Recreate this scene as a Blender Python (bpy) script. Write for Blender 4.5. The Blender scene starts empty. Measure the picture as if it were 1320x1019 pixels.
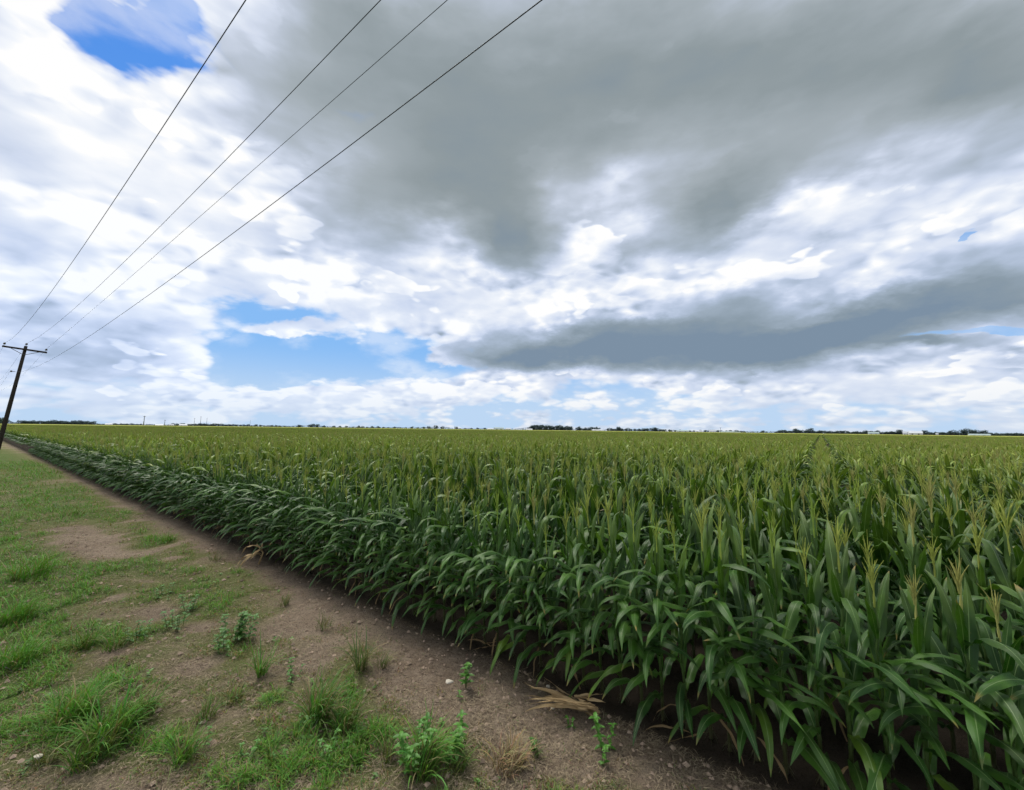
import bpy, math, random, os
import numpy as np
from mathutils import Vector, Matrix

rng = random.Random(7)
nrs = np.random.RandomState(11)
scene = bpy.context.scene
col = scene.collection

# ------------------------------------------------------------------ camera
F_PX, CX, CY, PW = 515.0, 660.0, 494.0, 1320.0
EYE = 2.0
PITCH = math.atan(60.0 / F_PX)
ROLL = math.radians(0.70)
cam_data = bpy.data.cameras.new('camera')
cam = bpy.data.objects.new('camera', cam_data)
col.objects.link(cam)
cam_data.sensor_width = 36.0
cam_data.lens = 36.0 * F_PX / PW
cam_data.shift_y = -15.5 / PW
cam_data.clip_start = 0.05
cam_data.clip_end = 20000.0
cam.location = (0, 0, EYE)
CAMM = Matrix.Rotation(math.pi / 2 + PITCH, 3, 'X') @ Matrix.Rotation(ROLL, 3, 'Z')
cam.rotation_euler = CAMM.to_euler()
scene.camera = cam

def ray(px, py):
    """direction in the world seen at a spot of the photograph"""
    return (CAMM @ Vector(((px - CX) / F_PX, (CY - py) / F_PX, -1.0))).normalized()

def on_plane(px, py, z=0.0):
    d = ray(px, py)
    t = (z - EYE) / d.z
    return Vector((d.x * t, d.y * t, z))

def to_px(P):
    v = CAMM.transposed() @ (Vector(P) - Vector((0, 0, EYE)))
    if v.z >= -0.05:
        return None
    return (CX + F_PX * v.x / -v.z, CY - F_PX * v.y / -v.z, -v.z)

# ------------------------------------------------------------------ node maths
class NT:
    def __init__(s, tree):
        s.t = tree
    def new(s, typ, **kw):
        n = s.t.nodes.new(typ)
        for k, v in kw.items():
            setattr(n, k, v)
        return n
    def put(s, sock, v):
        if isinstance(v, S):
            s.t.links.new(v.s, sock)
        else:
            if hasattr(sock, 'default_value') and hasattr(sock.default_value, '__len__') and not hasattr(v, '__len__'):
                v = (v,) * len(sock.default_value)
            if hasattr(v, '__len__') and len(v) == 3 and len(sock.default_value) == 4:
                v = (*v, 1)
            sock.default_value = v
    def math(s, op, a, b=0.0, c=0.0, clamp=False):
        n = s.new('ShaderNodeMath', operation=op, use_clamp=clamp)
        s.put(n.inputs[0], a); s.put(n.inputs[1], b); s.put(n.inputs[2], c)
        return S(s, n.outputs[0])
    def vmath(s, op, a, b=None, scale=None):
        n = s.new('ShaderNodeVectorMath', operation=op)
        s.put(n.inputs[0], a)
        if b is not None: s.put(n.inputs[1], b)
        if scale is not None: s.put(n.inputs[3], scale)
        return S(s, n.outputs['Value'] if op in ('DOT_PRODUCT', 'LENGTH') else n.outputs['Vector'])
    def sstep(s, v, a, b, to=(0.0, 1.0)):
        n = s.new('ShaderNodeMapRange', interpolation_type='SMOOTHSTEP')
        s.put(n.inputs[0], v); s.put(n.inputs[1], a); s.put(n.inputs[2], b)
        s.put(n.inputs[3], to[0]); s.put(n.inputs[4], to[1])
        return S(s, n.outputs[0])
    def lin(s, v, a, b, to=(0.0, 1.0)):
        n = s.new('ShaderNodeMapRange')
        s.put(n.inputs[0], v); s.put(n.inputs[1], a); s.put(n.inputs[2], b)
        s.put(n.inputs[3], to[0]); s.put(n.inputs[4], to[1])
        return S(s, n.outputs[0])
    def noise(s, vec, scale, detail=4.0, rough=0.5, out='Fac', dist=0.0, lac=2.0):
        n = s.new('ShaderNodeTexNoise')
        if vec is not None: s.put(n.inputs['Vector'], vec)
        s.put(n.inputs['Scale'], scale); s.put(n.inputs['Detail'], detail)
        s.put(n.inputs['Roughness'], rough); s.put(n.inputs['Distortion'], dist)
        s.put(n.inputs['Lacunarity'], lac)
        return S(s, n.outputs[out])
    def mix(s, f, a, b, blend='MIX'):
        n = s.new('ShaderNodeMix', data_type='RGBA', blend_type=blend)
        s.put(n.inputs[0], f); s.put(n.inputs[6], a); s.put(n.inputs[7], b)
        return S(s, n.outputs[2])
    def ramp(s, f, stops, interp='LINEAR'):
        n = s.new('ShaderNodeValToRGB')
        r = n.color_ramp; r.interpolation = interp
        while len(r.elements) < len(stops): r.elements.new(0.5)
        for e, (p, c) in zip(r.elements, stops):
            e.position = p; e.color = (*c, 1)
        s.put(n.inputs[0], f)
        return S(s, n.outputs[0])
    def comb(s, x, y, z):
        n = s.new('ShaderNodeCombineXYZ')
        s.put(n.inputs[0], x); s.put(n.inputs[1], y); s.put(n.inputs[2], z)
        return S(s, n.outputs[0])
    def sep(s, v):
        n = s.new('ShaderNodeSeparateXYZ'); s.put(n.inputs[0], v)
        return [S(s, o) for o in n.outputs]
    def attr(s, name, out='Fac', typ='GEOMETRY'):
        n = s.new('ShaderNodeAttribute', attribute_name=name, attribute_type=typ)
        return S(s, n.outputs[out])

class S:
    def __init__(s, nt, sock): s.nt, s.s = nt, sock
    def __add__(s, o): return s.nt.math('ADD', s, o)
    __radd__ = __add__
    def __sub__(s, o): return s.nt.math('SUBTRACT', s, o)
    def __rsub__(s, o): return s.nt.math('SUBTRACT', o, s)
    def __mul__(s, o): return s.nt.math('MULTIPLY', s, o)
    __rmul__ = __mul__
    def __truediv__(s, o): return s.nt.math('DIVIDE', s, o)

def L(r, g, b):
    """display colour 0-255 to linear"""
    return tuple(((c / 255) / 12.92 if c / 255 <= 0.04045 else ((c / 255 + 0.055) / 1.055) ** 2.4) for c in (r, g, b))

# ------------------------------------------------------------------ sky
SUN_EL, SUN_AZ = math.radians(62), math.radians(-35)      # azimuth from +Y towards +X
world = bpy.data.worlds.new('World')
scene.world = world
world.use_nodes = True
wt = world.node_tree
wt.nodes.clear()
W = NT(wt)
sky = W.new('ShaderNodeTexSky', sky_type='NISHITA')
sky.sun_disc = False
sky.sun_elevation = SUN_EL
sky.sun_rotation = SUN_AZ
sky.air_density = 1.0
sky.dust_density = 0.6
sky.ozone_density = 1.6
tc = W.new('ShaderNodeTexCoord')
D = S(W, tc.outputs['Generated'])
dx, dy, dz = W.sep(D)
zz = W.math('MAXIMUM', dz, 0.0)
inv = W.math('DIVIDE', 1.0, zz + 0.42)
LP = W.comb(dx * inv, dy * inv, zz * 2.2)                 # a cloud layer overhead, squeezed towards the horizon

def centred(v, k):
    return W.vmath('SCALE', W.vmath('SUBTRACT', v, (0.5, 0.5, 0.5)), scale=k)
w1 = centred(W.noise(LP, 3.2, 2, 0.55, 'Color'), 0.10)
w2 = centred(W.noise(LP, 13.0, 3, 0.62, 'Color'), 0.05)
lowk = W.sstep(dz, 0.02, 0.35, (0.40, 1.0))
DW = W.vmath('ADD', D, W.vmath('SCALE', W.vmath('ADD', w1, w2), scale=lowk))

# Large masses are laid out as smooth fields over azimuth and elevation (nine pairs of ramps each);
# only the small ones are written as single blobs.
def blob_np(lst, V):
    tot = np.zeros(V.shape[:-1])
    for b in lst:
        c, A, B = blob_basis(b)
        off = V - np.array(c)
        tot += b[5] * np.exp(-(off @ np.array(A)) ** 2 - (off @ np.array(B)) ** 2)
    return tot

def blob_basis(b):
    cx_, cy_, rx, ry, ang, amp = b
    c = ray(cx_, cy_)
    a = math.radians(ang)
    ux = ray(cx_ + 4 * math.cos(a), cy_ - 4 * math.sin(a)) - ray(cx_ - 4 * math.cos(a), cy_ + 4 * math.sin(a))
    uy = ray(cx_ + 4 * math.sin(a), cy_ + 4 * math.cos(a)) - ray(cx_ - 4 * math.sin(a), cy_ - 4 * math.cos(a))
    ux = ux / 8 * rx; uy = uy / 8 * ry
    A = uy.cross(c); A = A / A.dot(ux)
    B = ux.cross(c); B = B / B.dot(uy)
    return c, A, B

AZ0, AZ1, EL0, EL1 = math.radians(-64), math.radians(64), 0.0, math.radians(58)
wx, wy, wz = W.sep(DW)
AZT = W.lin(W.math('ARCTAN2', wx, wy), AZ0, AZ1)
ELT = W.math('POWER', W.lin(W.math('ARCSINE', wz, clamp=False), EL0, EL1), 0.6)
NS = 32
def field(lst, rank=12):
    t = np.linspace(0, 1, NS)
    az = AZ0 + (AZ1 - AZ0) * t
    el = EL0 + (EL1 - EL0) * t ** (1 / 0.6)
    Az, El = np.meshgrid(az, el, indexing='ij')
    V = np.stack([np.sin(Az) * np.cos(El), np.cos(Az) * np.cos(El), np.sin(El)], -1)
    big = [b for b in lst if min(b[2], b[3]) >= 14]
    small = [b for b in lst if min(b[2], b[3]) < 14]
    U, s_, Vt = np.linalg.svd(blob_np(big, V))
    tot = None
    for g in range(0, rank, 3):
        def rmp(M, T):
            mx = np.abs(M).max() * 2 + 1e-9
            n = W.ramp(T, [(float(t[k]), tuple(float(c) for c in M[k] / mx + 0.5)) for k in range(NS)])
            return W.vmath('SUBTRACT', n, (0.5, 0.5, 0.5)), mx
        a, m1 = rmp(U[:, g:g + 3] * s_[g:g + 3], AZT)
        b, m2 = rmp(Vt[g:g + 3].T, ELT)
        v = W.vmath('DOT_PRODUCT', a, b)
        tot = v * float(m1 * m2) if tot is None else W.math('MULTIPLY_ADD', v, float(m1 * m2), tot)
    for b in small:
        c, A, B = blob_basis(b)
        off = W.vmath('SUBTRACT', DW, tuple(c))
        p = W.vmath('DOT_PRODUCT', off, tuple(A)); q = W.vmath('DOT_PRODUCT', off, tuple(B))
        e = W.math('EXPONENT', W.math('MULTIPLY', W.math('MULTIPLY_ADD', p, p, q * q), -1.0))
        tot = W.math('MULTIPLY_ADD', e, b[5], tot)
    return tot

BLUE = [(185, 44, 94, 46, -8, 1.7), (110, 6, 34, 34, 0, .8), (250, 14, 34, 30, 0, .7), (165, 84, 40, 24, -35, .5), (20, 30, 40, 60, 0, -.8),
        (335, 468, 80, 42, 0, 1.05), (440, 464, 130, 36, 0, 1.15), (545, 468, 60, 30, 0, .9), (300, 398, 66, 20, -10, .8), (395, 412, 40, 16, 0, .5),
        (300, 440, 50, 40, 0, .25), (1256, 293, 11, 10, 0, 1.7), (1240, 432, 110, 8, 3, .75), (1290, 428, 60, 9, 3, .5),
        (372, 427, 44, 11, 3, -1.4), (575, 461, 30, 9, 0, -1.1), (770, 500, 60, 13, 0, .65), (840, 512, 50, 16, 0, .65), (600, 532, 90, 12, 0, .35), (690, 520, 80, 12, 0, .35),
        (265, 425, 22, 30, 0, -.5), (215, 465, 90, 20, 0, -.8), (1120, 533, 220, 8, 0, .2), (120, 520, 160, 12, 0, -.4),
        (450, 512, 150, 15, 0, -.95), (330, 512, 70, 12, 0, -.5)]
BRIGHT = [  # light and dark masses
        (90, 120, 90, 70, -40, .16), (150, 210, 90, 60, 0, .20), (240, 270, 110, 55, 0, .20), (90, 60, 60, 60, 0, .15), (230, 85, 22, 16, 0, .28), (15, 60, 40, 90, 0, .0),
        (180, 320, 120, 26, -14, .10), (30, 250, 60, 70, 0, -.06), (30, 345, 80, 26, 0, -.10), (125, 215, 26, 14, 0, -.2), (20, 390, 70, 40, 0, -.10),
        (225, 400, 60, 22, -25, .24), (130, 425, 110, 22, 0, -.16), (170, 470, 110, 22, 0, -.24), (60, 465, 90, 20, 0, -.24), (60, 498, 120, 9, 0, .16), (265, 462, 42, 17, 0, .34),
        (350, 190, 60, 30, 20, -.16), (330, 120, 70, 90, 0, -.16), (420, 60, 120, 80, 0, -.22), (560, 110, 200, 130, 0, -.40), (540, 250, 120, 60, 0, -.36), (440, 250, 40, 30, 0, -.2),
        (850, 110, 260, 130, 0, -.44), (1120, 90, 260, 110, 0, -.36), (1290, 60, 120, 90, 0, -.22), (660, 320, 60, 50, 0, -.55), (680, 240, 100, 70, 0, -.28), (905, 285, 85, 50, 15, -.50),
        (980, 240, 80, 40, 25, -.28), (1080, 215, 60, 30, 0, -.2), (400, 320, 90, 26, -20, -.14), (480, 300, 60, 20, -20, -.10),
        (715, 235, 26, 34, 10, .22), (800, 225, 34, 20, 0, .22), (830, 290, 42, 18, -5, .60), (750, 325, 28, 30, 0, .55), (840, 345, 22, 18, 0, .34), (790, 340, 44, 15, 25, -.42),
        (580, 320, 42, 30, -25, .34), (620, 395, 100, 36, -10, .22), (395, 365, 70, 28, 0, .18), (480, 395, 60, 30, 0, .05), (840, 392, 110, 28, 8, .24), (700, 390, 60, 30, 0, .20),
        (1075, 262, 44, 42, 0, .40), (1000, 330, 80, 40, 20, .36), (1150, 240, 90, 26, 25, .1), (1050, 315, 52, 14, 0, -.42), (950, 385, 50, 20, 20, -.30), (985, 372, 24, 22, 0, -.2),
        (1130, 350, 150, 34, 10, .06), (1260, 290, 30, 16, 0, .25), (1280, 235, 80, 40, 15, -.12), (1300, 350, 110, 30, 8, -.16), (1230, 392, 160, 20, 8, -.34), (1080, 415, 120, 22, 8, -.22), (1300, 110, 120, 70, 0, -.12),
        (750, 440, 130, 16, 0, -.20), (860, 440, 185, 40, 0, -.48), (850, 462, 150, 14, 0, -.22), (980, 458, 110, 22, 6, -.34), (650, 465, 60, 14, -4, -.62), (730, 456, 70, 14, 0, -.42), (1080, 432, 130, 18, 8, -.48), (1200, 446, 60, 8, 0, -.45),
        (1310, 456, 30, 8, 0, -.3), (1110, 488, 250, 20, 0, .16), (950, 415, 260, 45, 4, -.20), (1270, 355, 140, 60, 0, -.20), (620, 440, 80, 20, 0, -.15), (1150, 400, 140, 24, 8, -.16), (480, 30, 90, 50, 0, -.08), (350, 50, 60, 60, 0, .12), (970, 30, 40, 26, 30, .10), (600, 20, 80, 30, 0, .05), (900, 520, 70, 16, 0, .14), (560, 500, 180, 22, 0, .14), (740, 490, 90, 10, 0, .12), (450, 455, 200, 30, 0, .1), (300,350,120,30,-20,-.06)]

i2 = W.math('DIVIDE', 1.0, zz + 0.42)
DP = W.comb(dx * i2, dy * i2, zz * W.sstep(dz, 0.0, 0.30, (3.4, 1.9)))                   # for the lumps: less squeezed
WD = W.noise(DP, 6.0, 2, 0.5, 'Color')
DPW = W.vmath('ADD', DP, centred(WD, 0.055))
n_big = W.noise(LP, 3.6, 5, 0.50)
n_mid = W.noise(DPW, 3.6, 7, 0.55)
def puffs(vec):
    v = W.new('ShaderNodeTexVoronoi', feature='F1')
    W.put(v.inputs['Vector'], vec)
    v.inputs['Scale'].default_value = 7.0
    v.inputs['Detail'].default_value = 1.0
    v.inputs['Roughness'].default_value = 0.5
    v.inputs['Lacunarity'].default_value = 2.7
    return S(W, v.outputs['Distance'])
pa = puffs(DPW)
relief = puffs(W.vmath('ADD', DPW, (-0.018, 0.0, 0.050))) - pa     # lit from above
low = W.sstep(dz, 0.08, 0.24, (1.0, 0.0))                 # the band of small cumulus near the horizon
blue = field(BLUE)
lowb = W.sstep(dz, 0.13, 0.03)
density = 1.52 - blue * 1.25 - lowb * 0.46 + (n_big - 0.5) * 0.8 + (n_mid - 0.5) * (lowb * 1.3 + 0.95) + (0.45 - pa) * (lowb * 0.5 + 0.62)
cover = W.math('MAXIMUM', W.sstep(density, 0.26, 0.84), W.sstep(n_mid + (n_big - 0.5) * 0.5, 0.46, 0.70) * 0.40)
base = field(BRIGHT) + W.sstep(dx, -0.15, -0.55) * 0.07 + 0.75
edge = W.sstep(base, 0.34, 0.74)                          # smooth inside the dark deck, lumpy in the white masses
lump = W.sstep(n_big + (n_mid - 0.5) * 0.6, 0.40, 0.62)
# two generations of cumulus in front of the general layer: bright edge, greyer body
bB = W.noise(W.vmath('ADD', DPW, (3.1, 1.7, 0.4)), 2.6, 4, 0.52) + (0.45 - pa) * 0.16
bBu = W.noise(W.vmath('ADD', DPW, (3.07, 1.7, 0.47)), 2.6, 4, 0.52) + (0.45 - pa) * 0.16
gB = W.lin(bB - bBu, -0.16, 0.16, (-0.34, 0.34))
mB = W.sstep(bB, 0.515, 0.545); sB = W.sstep(bB, 0.52, 0.66)
bC = n_mid + (0.45 - pa) * 0.20
mC = W.sstep(bC, 0.535, 0.57); sC = W.sstep(bC, 0.54, 0.68)
amp = edge * 0.80 + 0.28
v0 = (n_big - 0.5) * 0.9 - 0.03
vB = 0.09 - sB * 0.14 + gB
vC = 0.13 - sC * 0.25 + gB * 0.5
lay = W.math('MULTIPLY_ADD', mB * edge, vB - v0, v0)
lay = W.math('MULTIPLY_ADD', mC * (0.45 + low * 0.55) , vC - lay, lay)
val = base + lay * amp + (n_mid - 0.5) * (edge * 0.16 + 0.22) + relief * (edge * (lump * 0.55 + 0.10) + 0.03)
val = val + (1.0 - cover) * 0.10
cl = W.ramp(val, [(0.0, L(130, 145, 158)), (0.16, L(144, 155, 161)), (0.34, L(164, 174, 182)), (0.50, L(188, 198, 214)), (0.64, L(210, 219, 237)), (0.78, L(227, 234, 247)), (0.90, L(242, 246, 253)), (1.0, L(255, 255, 255))])
# the high dark deck is a neutral, faintly green grey; the low masses are bluer
hi = W.sstep(dz, 0.28, 0.55)
cl = W.mix(hi * W.sstep(val, 0.9, 0.4), cl, W.mix(1.0, cl, (1.0, 1.0, 0.985), 'MULTIPLY'))
cl = W.mix(W.sstep(dx, 0.1, -0.7) * W.sstep(dz, 0.45, 0.1) * 0.55, cl, W.mix(1.0, cl, (0.90, 0.99, 1.12), 'MULTIPLY'))
cl = W.mix((1.0 - hi) * W.sstep(val, 0.85, 0.3) * 0.9, cl, W.mix(1.0, cl, (0.90, 0.985, 1.10), 'MULTIPLY'))
haze = W.sstep(dz, 0.13, 0.0)
cl = W.mix(haze * 0.5, cl, L(206, 221, 238))
bl = W.mix(W.sstep(dz, 0.62, 0.20) * 0.90, W.mix(1.0, S(W, sky.outputs[0]), (0.33, 0.80, 1.42), 'MULTIPLY'), tuple(10 * c for c in L(140, 190, 243)))
bl = W.mix(W.sstep(dz, 0.20, 0.04) * 0.85, bl, tuple(10 * c for c in L(196, 219, 244)))
bg1 = W.new('ShaderNodeBackground'); W.put(bg1.inputs[0], bl); bg1.inputs[1].default_value = 0.10
bg2 = W.new('ShaderNodeBackground'); W.put(bg2.inputs[0], cl); bg2.inputs[1].default_value = 1.0
ms = W.new('ShaderNodeMixShader'); W.put(ms.inputs[0], cover)
wt.links.new(bg1.outputs[0], ms.inputs[1]); wt.links.new(bg2.outputs[0], ms.inputs[2])
wo = W.new('ShaderNodeOutputWorld'); wt.links.new(ms.outputs[0], wo.inputs[0])
world.cycles.sampling_method = 'MANUAL'
world.cycles.sample_map_resolution = 512

sd = bpy.data.lights.new('sun', 'SUN')
sd.energy = 2.9; sd.angle = math.radians(22); sd.color = (1.0, 0.95, 0.87)
sun = bpy.data.objects.new('sun', sd); col.objects.link(sun)
sdir = Vector((math.sin(SUN_AZ) * math.cos(SUN_EL), math.cos(SUN_AZ) * math.cos(SUN_EL), math.sin(SUN_EL)))
sun.rotation_euler = sdir.to_track_quat('Z', 'Y').to_euler()
scene.view_settings.view_transform = 'Standard'
scene.view_settings.look = 'None'
scene.view_settings.exposure = 0
scene.cycles.max_bounces = 5
scene.cycles.diffuse_bounces = 2
scene.cycles.glossy_bounces = 2
scene.cycles.transmission_bounces = 2
scene.cycles.transparent_max_bounces = 4
scene.cycles.use_adaptive_sampling = True
scene.cycles.adaptive_threshold = 0.02
scene.cycles.adaptive_min_samples = 12

# ------------------------------------------------------------------ field frame: E runs away along the field edge, R runs into the field
ev = ray(-47, 547.0); ev.z = 0; ev.normalize()
rv = ray(1058, 558.0); rv.z = 0; rv.normalize()
E2 = np.array([ev.x, ev.y]); R2 = np.array([rv.x, rv.y])
ER = np.linalg.inv(np.array([E2, R2]).T)                  # world xy -> (e, r)
AZ_OUT = math.atan2(-rv.y, -rv.x)                         # towards the path
edge_pt = ER @ np.array(on_plane(620, 862)[:2])
R_EDGE = float(edge_pt[1])

def er(e, r, z=0.0):
    p = E2 * e + R2 * r
    return Vector((p[0], p[1], z))

# ------------------------------------------------------------------ value noise
def _h(ix, iy, s):
    n = (ix * 374761393 + iy * 668265263 + s * 974711) & 0x7fffffff
    n = ((n ^ (n >> 13)) * 1274126177) & 0x7fffffff
    return ((n ^ (n >> 16)) & 0xffff) / 65535.0
def vnoise(x, y, s=0):
    xi = np.floor(x).astype(np.int64); yi = np.floor(y).astype(np.int64)
    fx = x - xi; fy = y - yi
    fx = fx * fx * (3 - 2 * fx); fy = fy * fy * (3 - 2 * fy)
    a = _h(xi, yi, s); b = _h(xi + 1, yi, s); c = _h(xi, yi + 1, s); d = _h(xi + 1, yi + 1, s)
    return (a + (b - a) * fx) * (1 - fy) + (c + (d - c) * fx) * fy
def fbm(x, y, s=0, o=4):
    t = 0; a = 0.5; n = 0
    for k in range(o):
        t = t + a * vnoise(x * 2 ** k + 17.3 * k, y * 2 ** k - 9.1 * k, s + k); n += a; a *= 0.5
    return t / n

# ------------------------------------------------------------------ mesh helpers
class MB:
    """collects shapes for ONE mesh"""
    def __init__(s):
        s.v, s.f, s.uv, s.c, s.m = [], [], [], [], []
        s.n = 0
    def add(s, verts, faces, uv=None, colr=(1, 1, 1), mat=0):
        verts = np.asarray(verts, float)
        s.v.append(verts)
        s.uv.append(np.zeros((len(verts), 2)) if uv is None else np.asarray(uv, float))
        colr = np.asarray(colr, float)
        s.c.append(np.tile(colr, (len(verts), 1)) if colr.ndim == 1 else colr)
        for f in faces:
            s.f.append(tuple(int(i) + s.n for i in f)); s.m.append(mat)
        s.n += len(verts)
    def merge(s, o, M=None, mat=0):
        for v, uv, c in zip(o.v, o.uv, o.c):
            vv = v if M is None else v @ np.array(M.to_3x3()).T + np.array(M.translation)
            s.v.append(vv); s.uv.append(uv); s.c.append(c)
        for f in o.f:
            s.f.append(tuple(i + s.n for i in f)); s.m.append(mat)
        s.n += o.n
    def mesh(s, name, mats, smooth=True):
        me = bpy.data.meshes.new(name)
        V = np.concatenate(s.v)
        me.from_pydata(V.tolist(), [], s.f)
        for m in mats: me.materials.append(m)
        me.polygons.foreach_set('material_index', s.m)
        me.polygons.foreach_set('use_smooth', [smooth] * len(s.f))
        uv = np.concatenate(s.uv)
        li = np.zeros(len(me.loops), dtype=np.int32); me.loops.foreach_get('vertex_index', li)
        ul = me.uv_layers.new(name='UVMap'); ul.data.foreach_set('uv', uv[li].ravel())
        ca = me.color_attributes.new('tint', 'FLOAT_COLOR', 'POINT')
        cc = np.concatenate(s.c); ca.data.foreach_set('color', np.concatenate([cc, np.ones((len(cc), 1))], 1).ravel())
        me.update()
        return me
    def tube(s, pts, radii, sides=6, colr=(1, 1, 1), cap=True, mat=0):
        pts = [Vector(p) for p in pts]
        n = len(pts); V = []; up = Vector((0, 0, 1))
        for i, p in enumerate(pts):
            t = (pts[min(i + 1, n - 1)] - pts[max(i - 1, 0)]).normalized()
            a = t.cross(up if abs(t.z) < 0.95 else Vector((1, 0, 0))).normalized(); b = t.cross(a)
            for k in range(sides):
                w = 2 * math.pi * k / sides
                V.append(p + (a * math.cos(w) + b * math.sin(w)) * radii[i])
        Fc = [(i * sides + k, i * sides + (k + 1) % sides, (i + 1) * sides + (k + 1) % sides, (i + 1) * sides + k) for i in range(n - 1) for k in range(sides)]
        if cap:
            Fc.append(tuple(range(sides))[::-1]); Fc.append(tuple((n - 1) * sides + k for k in range(sides)))
        uv = [(i / max(n - 1, 1), k / sides) for i in range(n) for k in range(sides)]
        s.add([tuple(v) for v in V], Fc, uv, colr, mat)
    def box(s, c, size, rot=None, colr=(1, 1, 1), mat=0):
        x, y, z = [k / 2 for k in size]
        V = [Vector((i * x, j * y, k * z)) for k in (-1, 1) for j in (-1, 1) for i in (-1, 1)]
        if rot is not None: V = [rot @ v for v in V]
        V = [tuple(v + Vector(c)) for v in V]
        s.add(V, [(0, 2, 3, 1), (4, 5, 7, 6), (0, 1, 5, 4), (2, 6, 7, 3), (0, 4, 6, 2), (1, 3, 7, 5)], None, colr, mat)

def link(name, me, parent=None, loc=None, mtx=None):
    o = bpy.data.objects.new(name, me); col.objects.link(o)
    if parent is not None: o.parent = parent
    if mtx is not None: o.matrix_local = mtx
    elif loc is not None: o.location = loc
    return o
def tag(o, label, cat, group=None, kind=None):
    o['label'] = label; o['category'] = cat
    if group: o['group'] = group
    if kind: o['kind'] = kind
    return o
def structure(o):
    o['kind'] = 'structure'; return o

# ribbons: many blades at once -> one mesh
def ribbons(base, az, length, width, th0, th1, nseg=3, roll=None, colr=None, bendp=1.4, sway=None, tipw=0.0):
    N = len(base)
    t = np.linspace(0, 1, nseg + 1)[None, :]
    th = th0[:, None] + (th1 - th0)[:, None] * t ** bendp
    a = az[:, None] + (0 if sway is None else sway[:, None] * t)
    ds = length[:, None] / nseg
    thm = (th[:, 1:] + th[:, :-1]) / 2; am = (a[:, 1:] + a[:, :-1]) / 2 if a.shape[1] > 1 else np.repeat(a, nseg, 1)
    st = np.stack([np.cos(thm) * np.cos(am), np.cos(thm) * np.sin(am), np.sin(thm)], -1) * ds[..., None]
    P = np.concatenate([np.zeros((N, 1, 3)), np.cumsum(st, 1)], 1) + base[:, None, :]
    wprof = np.minimum(1, 0.55 + 3 * t) * (1 - np.clip((t - 0.35) / 0.65, 0, 1) ** 1.6 * (1 - tipw))
    w = width[:, None] * wprof / 2
    if roll is None: roll = np.zeros(N)
    side = np.stack([-np.sin(az) * np.cos(roll), np.cos(az) * np.cos(roll), np.sin(roll)], -1)[:, None, :]
    Lf = P - side * w[..., None]; Rt = P + side * w[..., None]
    V = np.stack([Lf, Rt], 2).reshape(N, (nseg + 1) * 2, 3)
    nv = (nseg + 1) * 2
    k = np.arange(nseg)
    q = np.stack([2 * k, 2 * k + 1, 2 * k + 3, 2 * k + 2], -1)
    Fq = (np.arange(N)[:, None, None] * nv + q[None]).reshape(-1, 4)
    C = None
    if colr is not None:
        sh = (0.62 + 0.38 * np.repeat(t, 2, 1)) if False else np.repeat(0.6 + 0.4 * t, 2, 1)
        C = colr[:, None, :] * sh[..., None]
        C = C.reshape(-1, 3)
    return V.reshape(-1, 3), Fq, C
def quad_mesh(name, V, Fq, C, mats, midx=None):
    me = bpy.data.meshes.new(name)
    me.vertices.add(len(V)); me.vertices.foreach_set('co', V.astype(np.float32).ravel())
    me.loops.add(Fq.size); me.loops.foreach_set('vertex_index', Fq.astype(np.int32).ravel())
    me.polygons.add(len(Fq)); me.polygons.foreach_set('loop_start', np.arange(0, Fq.size, 4, dtype=np.int32))
    me.update(calc_edges=True)
    if C is not None:
        ca = me.color_attributes.new('tint', 'FLOAT_COLOR', 'POINT')
        ca.data.foreach_set('color', np.concatenate([C, np.ones((len(C), 1))], 1).astype(np.float32).ravel())
    for m in mats: me.materials.append(m)
    return me

# ------------------------------------------------------------------ materials
def mat(name):
    m = bpy.data.materials.new(name); m.use_nodes = True
    nt = m.node_tree; nt.nodes.clear()
    N = NT(nt)
    out = N.new('ShaderNodeOutputMaterial')
    return m, N, out
def principled(N, out, base, rough=0.6, spec=0.3, bump=None, bstr=0.3, bdist=0.01, transl=0.0, tcol=None, metal=0.0):
    p = N.new('ShaderNodeBsdfPrincipled')
    N.put(p.inputs['Base Color'], base); N.put(p.inputs['Roughness'], rough)
    p.inputs['Specular IOR Level'].default_value = spec
    p.inputs['Metallic'].default_value = metal
    if bump is not None:
        b = N.new('ShaderNodeBump'); b.inputs['Strength'].default_value = bstr; b.inputs['Distance'].default_value = bdist
        N.put(b.inputs['Height'], bump); N.t.links.new(b.outputs[0], p.inputs['Normal'])
    if transl > 0:
        tr = N.new('ShaderNodeBsdfTranslucent'); N.put(tr.inputs[0], tcol if tcol is not None else base)
        mx = N.new('ShaderNodeMixShader'); mx.inputs[0].default_value = transl
        N.t.links.new(p.outputs[0], mx.inputs[1]); N.t.links.new(tr.outputs[0], mx.inputs[2])
        N.t.links.new(mx.outputs[0], out.inputs[0])
    else:
        N.t.links.new(p.outputs[0], out.inputs[0])
    return p

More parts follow.
